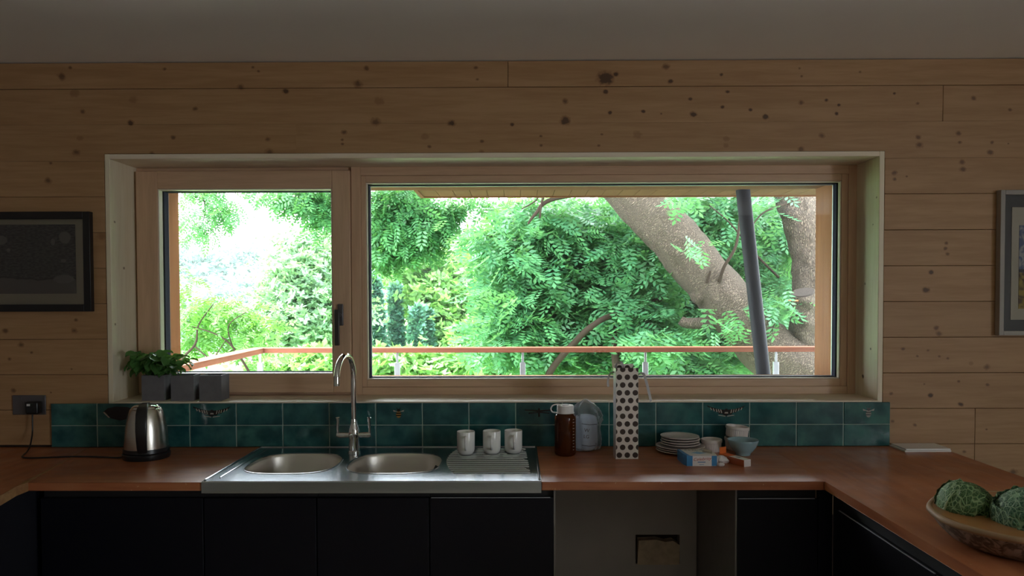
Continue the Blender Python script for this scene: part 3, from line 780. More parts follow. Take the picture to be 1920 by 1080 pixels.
# kettle
kt = empty('electric_kettle', (-1.522, -.215, WZ), .30, 'brushed steel electric kettle with black handle and base', 'kettle')
MB().lathe([(0, 0), (.088, 0), (.0905, .006), (.0905, .020), (.087, .024), (0, .024)], 40).build('power_base', MAT['black_plastic'], kt, local=True)
MB().lathe([(0, .0245), (.084, .0245), (.0875, .028), (.0865, .042), (.0845, .043), (0, .043)], 40).build('lower_ring', MAT['black_plastic'], kt, local=True)
MB().lathe([(0, .0435), (.0835, .0435), (.0830, .062), (.0815, .090), (.0780, .125), (.0725, .158), (.0650, .186), (.0595, .200), (.0560, .2035), (0, .2035)], 48).build('kettle_body', plain('brushed_kettle_steel', (.62, .58, .53), .26, 1.0, var=.06, scale=30, stretch=(1, 1, 20)), kt, local=True, smooth=50)
lid = MB().lathe([(0, .204), (.0545, .204), (.053, .209), (.044, .2155), (.025, .2200), (0, .2215)], 32).build('lid', MAT['chrome'], kt, local=True, smooth=60)
MB().box(-.016, .016, -.030, .004, .2195, .2260).build('lid_catch', MAT['black_plastic'], lid, local=True, bevel=.003)
def sweep(path, w, t):
    """flat bar swept along a path of (y, z) with width w(x) and thickness t"""
    mb = MB(); vs = []; n = len(path)
    for i, (y, z) in enumerate(path):
        a = Vector(path[max(i - 1, 0)]); b = Vector(path[min(i + 1, n - 1)]); d = (b - a).normalized(); nn = Vector((-d.y, d.x))
        ww = w[i] if hasattr(w, '__len__') else w
        for sx, st in ((-1, -1), (1, -1), (1, 1), (-1, 1)): vs.append((sx * ww / 2, y + nn.x * st * t / 2, z + nn.y * st * t / 2))
    fs = [(0, 3, 2, 1), tuple(4 * (n - 1) + j for j in range(4))]
    for i in range(n - 1):
        for j in range(4): fs.append((4 * i + j, 4 * i + (j + 1) % 4, 4 * i + 4 + (j + 1) % 4, 4 * i + 4 + j))
    return mb.add(vs, fs)
hp = [(-.020, .219), (-.050, .2185), (-.078, .209), (-.098, .190), (-.108, .160), (-.111, .125), (-.107, .090), (-.098, .060), (-.088, .036)]
sweep(hp, [.030, .034, .040, .042, .042, .042, .040, .038, .036], .016).build('handle', MAT['black_plastic'], kt, local=True, bevel=.005, seg=3, smooth=60)
MB().prism([(-.017, .05), (.017, .05), (.0, .098)], .185, .200, 'z').build('spout', plain('kettle_spout_steel', (.62, .58, .53), .26, 1.0), kt, local=True)
# socket, plug and cable
sp = empty('wall_socket', (-2.141, -.003, 1.054), label='grey double wall socket left of the tiles', cat='socket')
MB().box(-2.214, -2.068, -.0085, -.0028, 1.054, 1.140).build('face_plate', MAT['socket'], sp, bevel=.002)
MB().box(-2.185, -2.171, -.0105, -.0085, 1.118, 1.132).build('switch', MAT['socket'], sp, bevel=.001)
pl = empty('kettle_plug', (-2.104, -.01, 1.06), label='black mains plug and cable running to the kettle', cat='plug')
MB().box(-2.136, -2.078, -.048, -.0086, 1.060, 1.116).build('plug_body', MAT['black_plastic'], pl, bevel=.009, seg=3)
MB().box(-2.124, -2.110, -.0492, -.0478, 1.098, 1.107).build('plug_label', MAT['plug_white'], pl)
cp_ = [(-2.108, -.036, 1.066), (-2.108, -.037, 1.03), (-2.104, -.045, .98), (-2.088, -.085, .935), (-2.072, -.130, .917), (-2.052, -.185, .9135), (-2.030, -.222, .9135), (-1.99, -.238, .9135), (-1.93, -.232, .9135), (-1.86, -.218, .9135), (-1.78, -.214, .9135), (-1.70, -.224, .9135), (-1.64, -.236, .9135), (-1.606, -.238, .916)]
def smooth_path(pts, k=5):
    pts = [Vector(p) for p in pts]; out = []
    for i in range(len(pts) - 1):
        p0, p1, p2, p3 = pts[max(i - 1, 0)], pts[i], pts[i + 1], pts[min(i + 2, len(pts) - 1)]
        for j in range(k):
            t = j / k
            out.append(.5 * ((2 * p1) + (p2 - p0) * t + (2 * p0 - 5 * p1 + 4 * p2 - p3) * t * t + (3 * p1 - p0 - 3 * p2 + p3) * t ** 3))
    return out + [pts[-1]]
MB().tube(smooth_path(cp_), .0032, 8).build('cable', MAT['black_plastic'], pl, smooth=60)

# pots on the sill and the basil
def pot(x, y, rz, label):
    c = empty('slate_pot', (x, y, OZ0), rz, label, 'pot', 'square slate pots on the sill')
    w, h, t = .0485, .112, .006
    m = MB().box(-w, w, -w, w, 0, .008).box(-w, w, -w, -w + t, .008, h).box(-w, w, w - t, w, .008, h).box(-w, -w + t, -w + t, w - t, .008, h).box(w - t, w, -w + t, w - t, .008, h)
    m.build('pot_body', MAT['slate'], c, local=True)
    MB().box(-w + t, w - t, -w + t, w - t, .010, .090).build('soil', MAT['soil'], c, local=True)
    return c
pot(-1.612, .070, .06, 'square slate-grey pot holding the basil, leftmost on the sill')
pot(-1.480, .062, .10, 'square slate-grey pot in the middle of the three on the sill')
pot(-1.352, .060, .03, 'square slate-grey pot nearest the sink on the sill')
bs = empty('basil_plant', (-1.612, .075, OZ0 + .09), label='bushy green basil growing in the left pot on the sill', cat='plant')
# one cupped oval leaf, shared
vs = []; fs = []; nu, nv = 8, 5
for i in range(nu + 1):
    u = i / nu; wd = .0235 * math.sin(PI * min(1, u * 1.0)) ** .7 * (1 - .25 * u)
    for j in range(nv):
        s_ = (j - 2) / 2.0
        vs.append((s_ * wd, u * .058, -.010 * (u * 1.6 - .5) ** 2 + .006 * abs(s_) ** 1.5 + .002 * math.sin(u * 9) * abs(s_)))
for i in range(nu):
    for j in range(nv - 1): fs.append((i * nv + j, i * nv + j + 1, (i + 1) * nv + j + 1, (i + 1) * nv + j))
leafme = MB().add(vs, fs).mesh('leaf', MAT['basil'], smooth=80)
rb = random.Random(5)
stems = MB()
def basil_leaf(p, rz, tilt, s_, roll=0):
    place('leaf', leafme, p, bs, rot=Euler((tilt, roll, rz)).to_quaternion().to_euler(), scale=(s_, s_, s_))
for i in range(20):
    a = rb.uniform(0, 2 * PI); r0 = rb.uniform(0, .03)
    lean = rb.uniform(.02, .10); hgt = rb.uniform(.045, .128)
    b0 = Vector((r0 * math.cos(a), r0 * math.sin(a) * .8, 0))
    tip = Vector((b0.x + lean * math.cos(a) * 1.25 + .012, min(b0.y + lean * .55 * math.sin(a), .055), hgt))
    stems.tube([b0, (b0 + tip) / 2 + Vector((0, 0, .012)), tip], [.0022, .0018, .0012], 6)
    for q in range(6):
        t = 1 - .13 * (q // 2) - rb.uniform(0, .05)
        pp = b0.lerp(tip, max(.35, t)) + Vector((rb.uniform(-.008, .008), rb.uniform(-.008, .006), rb.uniform(-.004, .006)))
        rz = a - PI / 2 + q * PI / 2 + rb.uniform(-.6, .6)
        s_ = rb.uniform(.75, 1.2)
        end_y = pp.y + math.cos(rz) * .055 * s_
        if end_y > .09: rz += PI
        basil_leaf(pp, rz, rb.uniform(-.9, .1), s_, rb.uniform(-.5, .5))
stems.build('stems', MAT['stem'], bs, local=True)

# amber bottle
bt = empty('water_bottle', (.200, -.18, WZ), .0, 'amber wide-mouth water bottle with white screw lid and loop', 'bottle')
def amber_mat():
    m, nt, p = new_mat('amber_bottle_plastic')
    p.inputs['Base Color'].default_value = (.22, .050, .010, 1); p.inputs['Roughness'].default_value = .06
    p.inputs['Transmission Weight'].default_value = .75; p.inputs['IOR'].default_value = 1.35
    return m
MB().lathe([(0, 0), (.036, 0), (.042, .004), (.0445, .012), (.0447, .155), (.0435, .163), (.038, .171), (.034, .174), (.0335, .184), (.031, .184), (.0305, .172), (.040, .160), (.0425, .150), (.0422, .014), (.036, .006), (0, .005)], 48).build('bottle_body', amber_mat(), bt, local=True, smooth=50)
MB().lathe([(0, .0055), (.0355, .0065), (.0415, .015), (.0418, .146), (0, .1465)], 40).build('drink', plain('dark_brown_drink', (.035, .010, .004), .1), bt, local=True, smooth=50)
def ridged(a, i): return 1 + (.012 if (int(a / (2 * PI) * 72) % 2 == 0) else 0)
ld = MB().lathe([(0, .1775), (.0345, .1775), (.0345, .1790), (.0345, .2045), (.033, .2075), (.020, .2082), (0, .2082)], 72, fn=lambda a, i: ridged(a, i) if 1 < i < 4 else 1).build('lid', MAT['white'], bt, local=True, smooth=30)
MB().lathe([(0, .2083), (.017, .2083), (.0165, .2105), (0, .2108)], 24).build('lid_boss', plain('grey_lid_boss', (.30, .30, .30), .5), ld, local=True)
MB().tube(smooth_path([(-.018, -.004, .2095), (-.036, -.004, .2110), (-.052, -.004, .206), (-.0595, -.004, .193), (-.054, -.004, .180), (-.038, -.004, .1765)], 6), .0028, 8).build('lid_loop', MAT['white'], bt, local=True, smooth=60)
MB().lathe([(.0345, .1745), (.0375, .1750), (.0375, .1772), (.0345, .1772)], 40).build('neck_ring', MAT['white'], bt, local=True)
gm = MB().box(-.004, .004, -.0452, -.0446, -.0006, .0006).mesh('graduation_mark', MAT['white'])
for i in range(11):
    place('graduation_mark', gm, (0, 0, .028 + i * .0125), bt, rot=(0, 0, .78), scale=(1.2 if i % 2 else .7, 1, 1))

# crumpled clear bag with a pale blue packet inside
pb = empty('plastic_bag', (.292, -.095, WZ), 0, 'crumpled clear plastic bag holding a pale blue packet behind the bottle', 'bag')
rr_ = random.Random(3)
def crumple(prof, n, amp, sx, sy, seed, frq=3):
    g = random.Random(seed); ph = [(g.uniform(0, 6.28), g.uniform(0, 6.28), g.randint(2, 9), g.uniform(20, 90)) for _ in range(7)]
    def fn(a, i):
        z = prof[i][1]
        return 1 + amp * sum(math.sin(k * a + p1 + z * q) * math.sin(z * q * .7 + p2) for (p1, p2, k, q) in ph) / 2.6
    return MB().lathe(prof, n, (0, 0, 0), fn, 0, sx, sy)
crumple([(0, .004), (.045, .004), (.060, .010), (.066, .03), (.068, .05), (.069, .07), (.070, .09), (.069, .11), (.071, .13), (.072, .15), (.068, .168), (.060, .182), (.050, .194), (.036, .204), (.024, .209), (.014, .216), (.004, .221)], 52, .17, .92, .72, 4).build('clear_film', film('clear_plastic_film'), pb, local=True, smooth=28)
crumple([(0, .006), (.038, .006), (.050, .015), (.053, .05), (.052, .09), (.053, .125), (.050, .142), (.040, .150), (.02, .156), (0, .158)], 36, .085, .95, .60, 9).build('packet', plain('pale_blue_packet_film', (.58, .68, .86), .22, var=.2, scale=14), pb, local=True, smooth=40)
txt = plain('maroon_print', (.06, .015, .03), .5)
for (b_, sz, x, z) in (('W', .022, .002, .092), ('LG', .020, .000, .066)):
    place('lettering', text_mesh('lettering', b_, sz, txt), (x, -.0345, z), pb, rot=(PI / 2, .12, 0))
for z, x0, x1 in ((.118, -.02, .045), (.028, -.02, .042)):
    MB().tube([(x0, -.036, z + .003), ((x0 + x1) / 2, -.0375, z - .001), (x1, -.030, z)], .0012, 6).build('printed_band', MAT['gasket'], pb, local=True)

# polka-dot gift bag
def dots_mat():
    m, nt, p = new_mat('polka_dot_paper')
    tc = nt.nodes.new('ShaderNodeTexCoord').outputs['Object']
    s_ = nd(nt, 'ShaderNodeSeparateXYZ'); nt.links.new(tc, s_.inputs[0])
    u = math_(nt, 'ADD', s_.outputs[0], s_.outputs[1])
    PX, PZ, R = .0322, .0315, .0112
    v = math_(nt, 'DIVIDE', s_.outputs[2], PZ)
    row = math_(nt, 'FLOOR', v)
    odd = math_(nt, 'MODULO', row, 2.0)
    uu = math_(nt, 'ADD', math_(nt, 'DIVIDE', math_(nt, 'ADD', u, .50), PX), math_(nt, 'MULTIPLY', odd, .58))
    du = math_(nt, 'MULTIPLY', math_(nt, 'SUBTRACT', math_(nt, 'FRACT', uu), .5), PX)
    dv = math_(nt, 'MULTIPLY', math_(nt, 'SUBTRACT', math_(nt, 'FRACT', v), .5), PZ)
    d = math_(nt, 'SQRT', math_(nt, 'ADD', math_(nt, 'MULTIPLY', du, du), math_(nt, 'MULTIPLY', dv, dv)))
    c = mix(nt, maprange(nt, d, R - .0006, R + .0006), (.045, .026, .020), (.80, .72, .67))
    nt.links.new(c, p.inputs['Base Color']); p.inputs['Roughness'].default_value = .35
    return m
gb = empty('gift_bag', (.443, -.225, WZ), .02, 'tall cream gift bag with dark brown polka dots and grey ribbon handles', 'gift bag')
dm = dots_mat(); side = plain('silvery_white_bag_side', (.72, .72, .74), .3, .2)
hx, hy, H = .0455, .034, .368
for nm, m_, mm in (('front_panel', MB().box(-hx, hx, -hy, -hy + .0012, 0, H), dm),
                   ('back_panel', MB().box(-hx + .004, hx - .008, hy - .0012, hy, 0, H + .010), dm),
                   ('side_panel', MB().prism([(-hx, -hy), (-hx - .004, 0), (-hx, hy), (-hx + .0012, hy), (-hx - .0028, 0), (-hx + .0012, -hy)], 0, H - .002, 'z'), side),
                   ('side_panel', MB().prism([(hx, -hy), (hx - .006, 0), (hx, hy), (hx - .0012, hy), (hx - .0072, 0), (hx - .0012, -hy)], 0, H - .002, 'z'), side),
                   ('base_panel', MB().box(-hx, hx, -hy, hy, 0, .002), dm)):
    m_.build(nm, mm, gb, local=True, smooth=0)
ribbon = plain('grey_satin_ribbon', (.30, .27, .26), .3, var=.2, scale=60)
def ribbon_strip(pts, w, name):
    pts = smooth_path(pts, 6); A = [p - Vector((w / 2, 0, w * .25)) for p in pts]; B = [p + Vector((w / 2, .002, w * .25)) for p in pts]
    mb = MB().strip(A, B); mb.strip([p + Vector((0, .0008, .0003)) for p in A], [p + Vector((0, .0008, .0003)) for p in B])
    mb.build(name, ribbon, gb, local=True, smooth=60)
ribbon_strip([(hx + .001, -.01, H - .026), (hx + .012, -.012, H - .022), (hx + .026, -.014, H - .030), (hx + .036, -.016, H - .060), (hx + .046, -.018, H - .100), (hx + .054, -.02, H - .138)], .010, 'ribbon_handle')
ribbon_strip([(-hx - .004, -.01, H - .022), (-hx - .014, -.012, H - .018), (-hx - .024, -.012, H - .034), (-hx - .029, -.012, H - .060), (-hx - .026, -.012, H - .078)], .009, 'ribbon_handle')
ribbon_strip([(-hx + .004, -.006, H - .005), (-hx + .008, -.008, H + .016), (-hx + .020, -.008, H + .022), (-hx + .030, -.008, H + .014), (-hx + .034, -.006, H - .004)], .009, 'ribbon_bow')

# plates
def plate_mesh(r, h): return MB().lathe([(0, 0), (r * .58, 0), (r * .60, .0015), (r * .66, .003), (r * .86, h * .62), (r, h), (r * 1.0, h + .0022), (r * .97, h + .0026), (r * .85, h * .62 + .004), (r * .64, .0065), (r * .5, .005), (0, .005)], 56).mesh('plate', MAT['stone_china'], smooth=50)
big, small = plate_mesh(.101, .011), plate_mesh(.0805, .011)
ords = ['bottom', 'second', 'third']
z = WZ
for i, lab in enumerate(('bottom of the three large off-white plates in the stack', 'middle of the three large off-white plates in the stack', 'top of the three large off-white plates, under the small ones')):
    tag(place('plate', big, (.688 + .002 * (i % 2), -.124, z)), lab, 'plate', 'large stacked plates'); z += .0085
z += .001
for i, lab in enumerate(('lowest of the four small off-white plates in the stack', 'second lowest of the four small off-white plates', 'second from top of the four small off-white plates', 'small off-white plate on top of the plate stack')):
    tag(place('plate', small, (.690 - .003 * (i % 2), -.122 + .002 * i, z), rot=(0, .012 if i == 3 else 0, 0)), lab, 'plate', 'small stacked plates'); z += .0098
# ramekins and the blue bowl
def flute(a, i): return 1 + .018 * math.cos(a * 36) if 1 < i < 5 else 1
rm = MB().lathe([(0, 0), (.036, 0), (.0385, .003), (.0395, .006), (.0402, .034), (.0405, .037), (.0430, .038), (.0440, .044), (.0435, .0505), (.0420, .052), (.0395, .050), (.0375, .040), (.0365, .010), (.032, .006), (0, .006)], 144, fn=flute).mesh('ramekin', MAT['stone_china'], smooth=40)
tag(place('ramekin', rm, (.824, -.105, WZ)), 'small fluted off-white ramekin between the plates and the blue bowl', 'ramekin')
rs = .050 / .044
tag(place('ramekin', rm, (.940, -.068, WZ), scale=(rs, rs, 1.02)), 'off-white ramekin underneath another, behind the blue bowl', 'ramekin', 'stacked ramekins')
tag(place('ramekin', rm, (.941, -.068, WZ + .0535), rot=(.03, .09, .3), scale=(rs, rs, .9)), 'tilted off-white ramekin sitting on another behind the blue bowl', 'ramekin', 'stacked ramekins')
o = MB().lathe([(0, 0), (.028, 0), (.030, .004), (.030, .008), (.040, .018), (.052, .034), (.0600, .054), (.0625, .062), (.0620, .0640), (.0600, .0630), (.0570, .054), (.0490, .036), (.036, .021), (.02, .014), (0, .0125)], 56, (.934, -.182, WZ)).build('small_bowl', MAT['blue_china'], smooth=50)
tag(o, 'pale blue glazed bowl in front of the tilted ramekin', 'bowl')

# packets
blue = plain('bright_blue_card', (.055, .26, .55), .35, var=.06); red = plain('red_print', (.48, .07, .05), .5); bluep = plain('blue_print', (.08, .22, .45), .5)
bx = empty('sweet_box', (.712, -.322, WZ), 0.02, 'opened blue and white card box with red script in front of the plates', 'box')
MB().prism([(-.065, -.030), (-.0575, -.0635), (.0575, -.0635), (.062, -.030), (.062, .060), (-.065, .060)], 0, .040, 'z').build('box_body', MAT['white'], bx, local=True, bevel=.001)
MB().box(-.0582, -.036, -.0643, -.0628, .0005, .0398).build('blue_band', blue, bx, local=True)
MB().box(.0385, .0582, -.0643, -.0628, .0005, .0398).build('blue_band', blue, bx, local=True)
MB().prism([(-.0659, -.030), (-.0583, -.0641), (-.0572, -.0632), (-.0645, -.0298)], .0003, .0405, 'z').build('blue_band', blue, bx, local=True)
MB().box(-.0658, -.0645, -.030, .0603, .0003, .0405).build('blue_band', blue, bx, local=True)
MB().prism([(-.0655, -.030), (-.058, -.0640), (-.044, -.0640), (-.050, -.03), (-.056, .060), (-.0655, .060)], .0398, .0408, 'z').build('blue_band', blue, bx, local=True)
MB().prism([(-.030, -.012), (.0, -.032), (.03, -.014), (.0, .012)], .0399, .0405, 'z').build('blue_swirl', plain('pale_blue_print', (.25, .45, .66), .5), bx, local=True)
MB().prism([(.020, .004), (.048, -.030), (.056, -.008), (.036, .030)], .040, .048, 'z').build('torn_flap', MAT['mount'], bx, local=True)
place('lettering', text_mesh('lettering', 'Celebrity', .0185, red, font_shear=.35), (.000, -.0641, .027), bx, rot=(PI / 2, -.06, 0), scale=(1, .85, 1))
MB().box(-.016, .014, -.0642, -.0634, .0135, .0165).build('printed_line', bluep, bx, local=True)
MB().box(-.010, .008, -.0642, -.0634, .0045, .006).build('printed_line', bluep, bx, local=True)
place('lettering', text_mesh('lettering', 'Celebrity', .022, plain('dark_print', (.05, .05, .07), .5), font_shear=.35), (-.004, .044, .0403), bx)
# crumpled paper between the two boxes
def blob(prof, n, amp, sx, sy, seed): return crumple(prof, n, amp, sx, sy, seed)
o = blob([(0, .001), (.016, .001), (.022, .006), (.025, .013), (.020, .021), (.012, .026), (.006, .030), (0, .031)], 26, .38, 1.15, .9, 21).build('crumpled_paper', MAT['white'], None, local=True, smooth=20)
o.location = (.800, -.335, WZ); tag(o, 'crumpled white paper between the blue box and the orange box', 'paper')
o = blob([(0, .0005), (.008, .0005), (.011, .004), (.011, .009), (.006, .012), (0, .013)], 12, .18, 1.3, .8, 8).build('paper_scrap', MAT['white'], None, local=True, smooth=20)
o.location = (.786, -.388, WZ); tag(o, 'small white paper scrap at the front corner of the blue box', 'paper')
orange = plain('orange_card', (.75, .17, .03), .4, var=.05)
ob = empty('slim_carton', (.858, -.345, WZ), -1.10, 'slim white carton with orange sides and open orange flap beside the blue box', 'box')
MB().box(-.052, .060, -.0175, .0175, 0, .027).build('carton_body', MAT['white'], ob, local=True, bevel=.0008, seg=1)
MB().box(-.0525, .0595, -.0180, -.0170, .0005, .0265).build('orange_side', plain('orange_brown_card', (.45, .11, .04), .4), ob, local=True)
MB().box(-.074, -.022, -.0176, .0176, .0266, .0276).build('orange_panel', orange, ob, local=True)
MB().box(-.0760, -.0745, -.0165, .0165, .020, .052).build('open_flap', orange, ob, local=True)
MB().box(-.078, -.052, -.0176, .0176, .0, .0265).build('inner_tray', orange, ob, local=True)
MB().box(.000, .022, -.006, .006, .0268, .0274).build('printed_panel', plain('grey_print', (.25, .25, .27), .5), ob, local=True)
# folded white pad on the peninsula
td = empty('paper_pad', (1.722, -.072, WZ), .02, 'flat white folded pad lying on the peninsula against the boarded wall', 'pad')
MB().box(-.098, .098, -.062, .062, .0, .0068).build('lower_sheet', MAT['white'], td, local=True, bevel=.001)
MB().box(-.090, .099, -.056, .063, .0070, .0130).build('upper_sheet', MAT['white'], td, local=True, bevel=.001)

# ================================================================== dish of cabbages
def dish_mat():
    m, nt, p = new_mat('rough_grey_brown_stoneware')
    n1 = nd(nt, 'ShaderNodeTexNoise', i_Scale=38.0, i_Detail=5.0, i_Distortion=1.2, i_Vector=coords(nt, 'Object'))
    c = mix(nt, maprange(nt, n1.outputs[0], .42, .60), (.10, .065, .045), (.34, .26, .21))
    nt.links.new(c, p.inputs['Base Color']); p.inputs['Roughness'].default_value = .55
    b = nd(nt, 'ShaderNodeBump', i_Strength=.7, i_Distance=.004, i_Height=n1.outputs[0]); nt.links.new(b.outputs[0], p.inputs['Normal'])
    return m
dh = empty('stoneware_dish', (1.362, -1.29, WZ), .4, 'wide stoneware dish with tan rim and rough grey-brown outside', 'dish')
DM = dish_mat()
MB().lathe([(0, 0), (.168, 0), (.182, .003), (.202, .014), (.222, .034), (.238, .058), (.241, .066), (.236, .066), (.20, .030), (.16, .012), (0, .009)], 72, sx=1.05, sy=.98, fn=lambda a, i: 1 + .006 * math.sin(5 * a) + .004 * math.sin(11 * a + 1)).build('outer_wall', DM, dh, local=True, smooth=60)
MB().lathe([(.236, .062), (.2455, .063), (.2495, .069), (.2480, .076), (.2420, .079), (.2345, .077), (.2310, .068)], 72, sx=1.05, sy=.98, fn=lambda a, i: 1 + .006 * math.sin(5 * a) + .004 * math.sin(11 * a + 1)).build('rim', plain('tan_unglazed_rim', (.36, .22, .115), .6, var=.25, scale=25, bump=.2), dh, local=True, smooth=60)
MB().lathe([(.2335, .0765), (.224, .056), (.20, .032), (.16, .0165), (0, .0125)], 72, sx=1.05, sy=.98).build('inner_glaze', plain('amber_inner_glaze', (.34, .15, .05), .3, var=.35, scale=18), dh, local=True, smooth=60)

def cabbage_mat(name, c_hi, c_lo, vein, sc):
    m, nt, p = new_mat(name)
    tc = coords(nt, 'Object', (1, 1, 1), False)
    nz = nd(nt, 'ShaderNodeTexNoise', i_Scale=14.0, i_Detail=3.0, i_Vector=tc)
    a = nd(nt, 'ShaderNodeVectorMath', operation='SCALE'); nt.links.new(nz.outputs['Color'], a.inputs[0]); a.inputs['Scale'].default_value = .022
    b = nd(nt, 'ShaderNodeVectorMath', operation='ADD'); nt.links.new(tc, b.inputs[0]); nt.links.new(a.outputs[0], b.inputs[1])
    st = nd(nt, 'ShaderNodeVectorMath', operation='MULTIPLY'); nt.links.new(b.outputs[0], st.inputs[0]); st.inputs[1].default_value = (1.2, 1.2, .75)
    v1 = nd(nt, 'ShaderNodeTexVoronoi', feature='DISTANCE_TO_EDGE', i_Scale=sc); nt.links.new(st.outputs[0], v1.inputs['Vector'])
    v2 = nd(nt, 'ShaderNodeTexVoronoi', feature='DISTANCE_TO_EDGE', i_Scale=sc * 2.3); nt.links.new(st.outputs[0], v2.inputs['Vector'])
    e1 = maprange(nt, v1.outputs['Distance'], .02, .13); e2 = maprange(nt, v2.outputs['Distance'], .01, .16)
    h_ = math_(nt, 'MULTIPLY', e1, math_(nt, 'ADD', math_(nt, 'MULTIPLY', e2, .45), .55))
    c = mix(nt, h_, vein, mix(nt, maprange(nt, nz.outputs[0], .35, .65), c_lo, c_hi))
    nt.links.new(c, p.inputs['Base Color']); p.inputs['Roughness'].default_value = .5
    bp = nd(nt, 'ShaderNodeBump', i_Strength=.8, i_Distance=.006, i_Height=h_); nt.links.new(bp.outputs[0], p.inputs['Normal'])
    return m
CM1 = cabbage_mat('savoy_leaf_pale', (.10, .24, .085), (.045, .14, .035), (.36, .52, .26), 66)
CM2 = cabbage_mat('savoy_leaf_dark', (.035, .10, .022), (.015, .05, .012), (.20, .34, .12), 74)
CM3 = cabbage_mat('savoy_leaf_blue_green', (.07, .22, .11), (.035, .12, .055), (.30, .46, .27), 56)
rib = plain('pale_cabbage_rib', (.40, .52, .28), .5)
def cabbage(loc, R, rot, label, leaves, core_mat, seed):
    g = random.Random(seed)
    c = empty('savoy_cabbage', loc, 0, label, 'cabbage'); c.rotation_euler = rot
    def ball(a, i): return 1 + .03 * math.sin(3 * a + i) + .02 * math.sin(7 * a + 2 * i)
    prof = [(R * math.sin(PI * t / 20), R * -math.cos(PI * t / 20) * .92) for t in range(21)]
    MB().lathe(prof, 40, fn=ball).build('heart', core_mat, c, local=True, smooth=80)
    for k, (az, width, t0, t1, lift, mm) in enumerate(leaves):
        # a leaf is a patch of a slightly larger ball with a frilled outer rim; its rib runs up the middle
        nu, nv = 22, 22; vs = []; fs = []; ribp = []
        for i in range(nu + 1):
            u = i / nu; th = t0 + (t1 - t0) * u
            wd = width * (math.sin(PI * (.12 + .88 * u) * .62) ** .6)
            for j in range(nv + 1):
                s_ = 2 * j / nv - 1
                edge = max(abs(s_), u) ** 6
                rr = R * (1.035 + lift * (.3 + .7 * u * u) + .10 * edge * (lift * 4 + .2) + .030 * edge * math.sin(17 * s_ + 3 * u + k) + .022 * edge * math.sin(41 * u + 11 * s_) + .012 * math.sin(s_ * 9 + u * 7 + k))
                ph = az + s_ * wd
                vs.append((rr * math.sin(th) * math.cos(ph), rr * math.sin(th) * math.sin(ph), -rr * math.cos(th) * .95))
            q = vs[-1 - nv // 2]; ribp.append(Vector(q) * 1.012)
        for i in range(nu):
            for j in range(nv): fs.append((i * (nv + 1) + j, i * (nv + 1) + j + 1, (i + 1) * (nv + 1) + j + 1, (i + 1) * (nv + 1) + j))
        lf = MB().add(vs, fs).build('leaf', mm, c, local=True, smooth=80)
        sd = lf.modifiers.new('thickness', 'SOLIDIFY'); sd.thickness = .0012
        n_ = int(nu * .8)
        MB().tube(ribp[1:n_], [.0042 * (1 - .75 * i / n_) for i in range(1, n_)], 8).build('rib', rib, lf, local=True, smooth=60)
    return c
cabbage((1.222, -1.228, WZ + .082), .070, (.25, .45, .3), 'pale savoy cabbage with ragged dark leaf tip at the left of the dish',
        [(PI * 1.02, 1.05, .35, 2.45, .015, CM1), (PI * 1.52, .85, .3, 1.45, .10, CM2), (PI * .45, .9, .3, 2.1, .05, CM2), (PI * 1.93, .85, .35, 2.15, .20, CM2), (PI * 1.66, .8, .35, 1.85, .14, CM2), (PI * 1.33, .7, .4, 1.30, .06, CM1)], CM2, 1)
cabbage((1.308, -1.350, WZ + .086), .082, (.2, -.35, -.2), 'blue-green savoy cabbage at the right of the dish',
        [(PI * 1.12, 1.05, .3, 2.3, .05, CM3), (PI * 1.55, .9, .3, 1.9, .12, CM3), (PI * .5, .9, .3, 2.2, .04, CM3), (PI * 1.98, .9, .3, 2.3, .05, CM3)], CM3, 2)

# ================================================================== pictures
def print_mat():
    m, nt, p = new_mat('dark_printed_landscape')
    pos = nt.nodes.new('ShaderNodeNewGeometry').outputs['Position']
    st = nd(nt, 'ShaderNodeVectorMath', operation='MULTIPLY'); nt.links.new(pos, st.inputs[0]); st.inputs[1].default_value = (60, 1, 160)
    n1 = nd(nt, 'ShaderNodeTexNoise', i_Scale=1.0, i_Detail=3.0); nt.links.new(st.outputs[0], n1.inputs['Vector'])
    n2 = nd(nt, 'ShaderNodeTexNoise', i_Scale=12.0, i_Detail=3.0, i_Vector=pos)
    c = mix(nt, maprange(nt, n1.outputs[0], .35, .65), (.030, .024, .030), (.115, .10, .108))
    s_ = nd(nt, 'ShaderNodeSeparateXYZ'); nt.links.new(pos, s_.inputs[0])
    zz = math_(nt, 'ADD', s_.outputs[2], math_(nt, 'MULTIPLY', math_(nt, 'SUBTRACT', n2.outputs[0], .5), .05))
    c = mix(nt, maprange(nt, zz, 1.655, 1.645), c, (.165, .135, .14))
    c = mix(nt, maprange(nt, math_(nt, 'ABSOLUTE', math_(nt, 'SUBTRACT', zz, 1.652)), .006, .0), c, (.02, .016, .018))
    for (kx, kz, a, b) in ((-1.967, 1.83, .026, .030), (-1.975, 1.648, .045, .018), (-2.25, 1.818, .028, .02), (-2.02, 1.81, .009, .015), (-1.975, 1.728, .012, .008), (-2.215, 1.775, .008, .008)):
        d = nd(nt, 'ShaderNodeVectorMath', operation='SUBTRACT'); nt.links.new(pos, d.inputs[0]); d.inputs[1].default_value = (kx, 0, kz)
        e = nd(nt, 'ShaderNodeVectorMath', operation='MULTIPLY'); nt.links.new(d.outputs[0], e.inputs[0]); e.inputs[1].default_value = (1 / a, 0, 1 / b)
        l = nd(nt, 'ShaderNodeVectorMath', operation='LENGTH'); nt.links.new(e.outputs[0], l.inputs[0])
        dd = math_(nt, 'ADD', l.outputs['Value'], math_(nt, 'MULTIPLY', math_(nt, 'SUBTRACT', n2.outputs[0], .5), .8))
        c = mix(nt, maprange(nt, dd, 1.1, .9), c, (.21, .19, .19))
    nt.links.new(c, p.inputs['Base Color']); p.inputs['Roughness'].default_value = .6
    return m
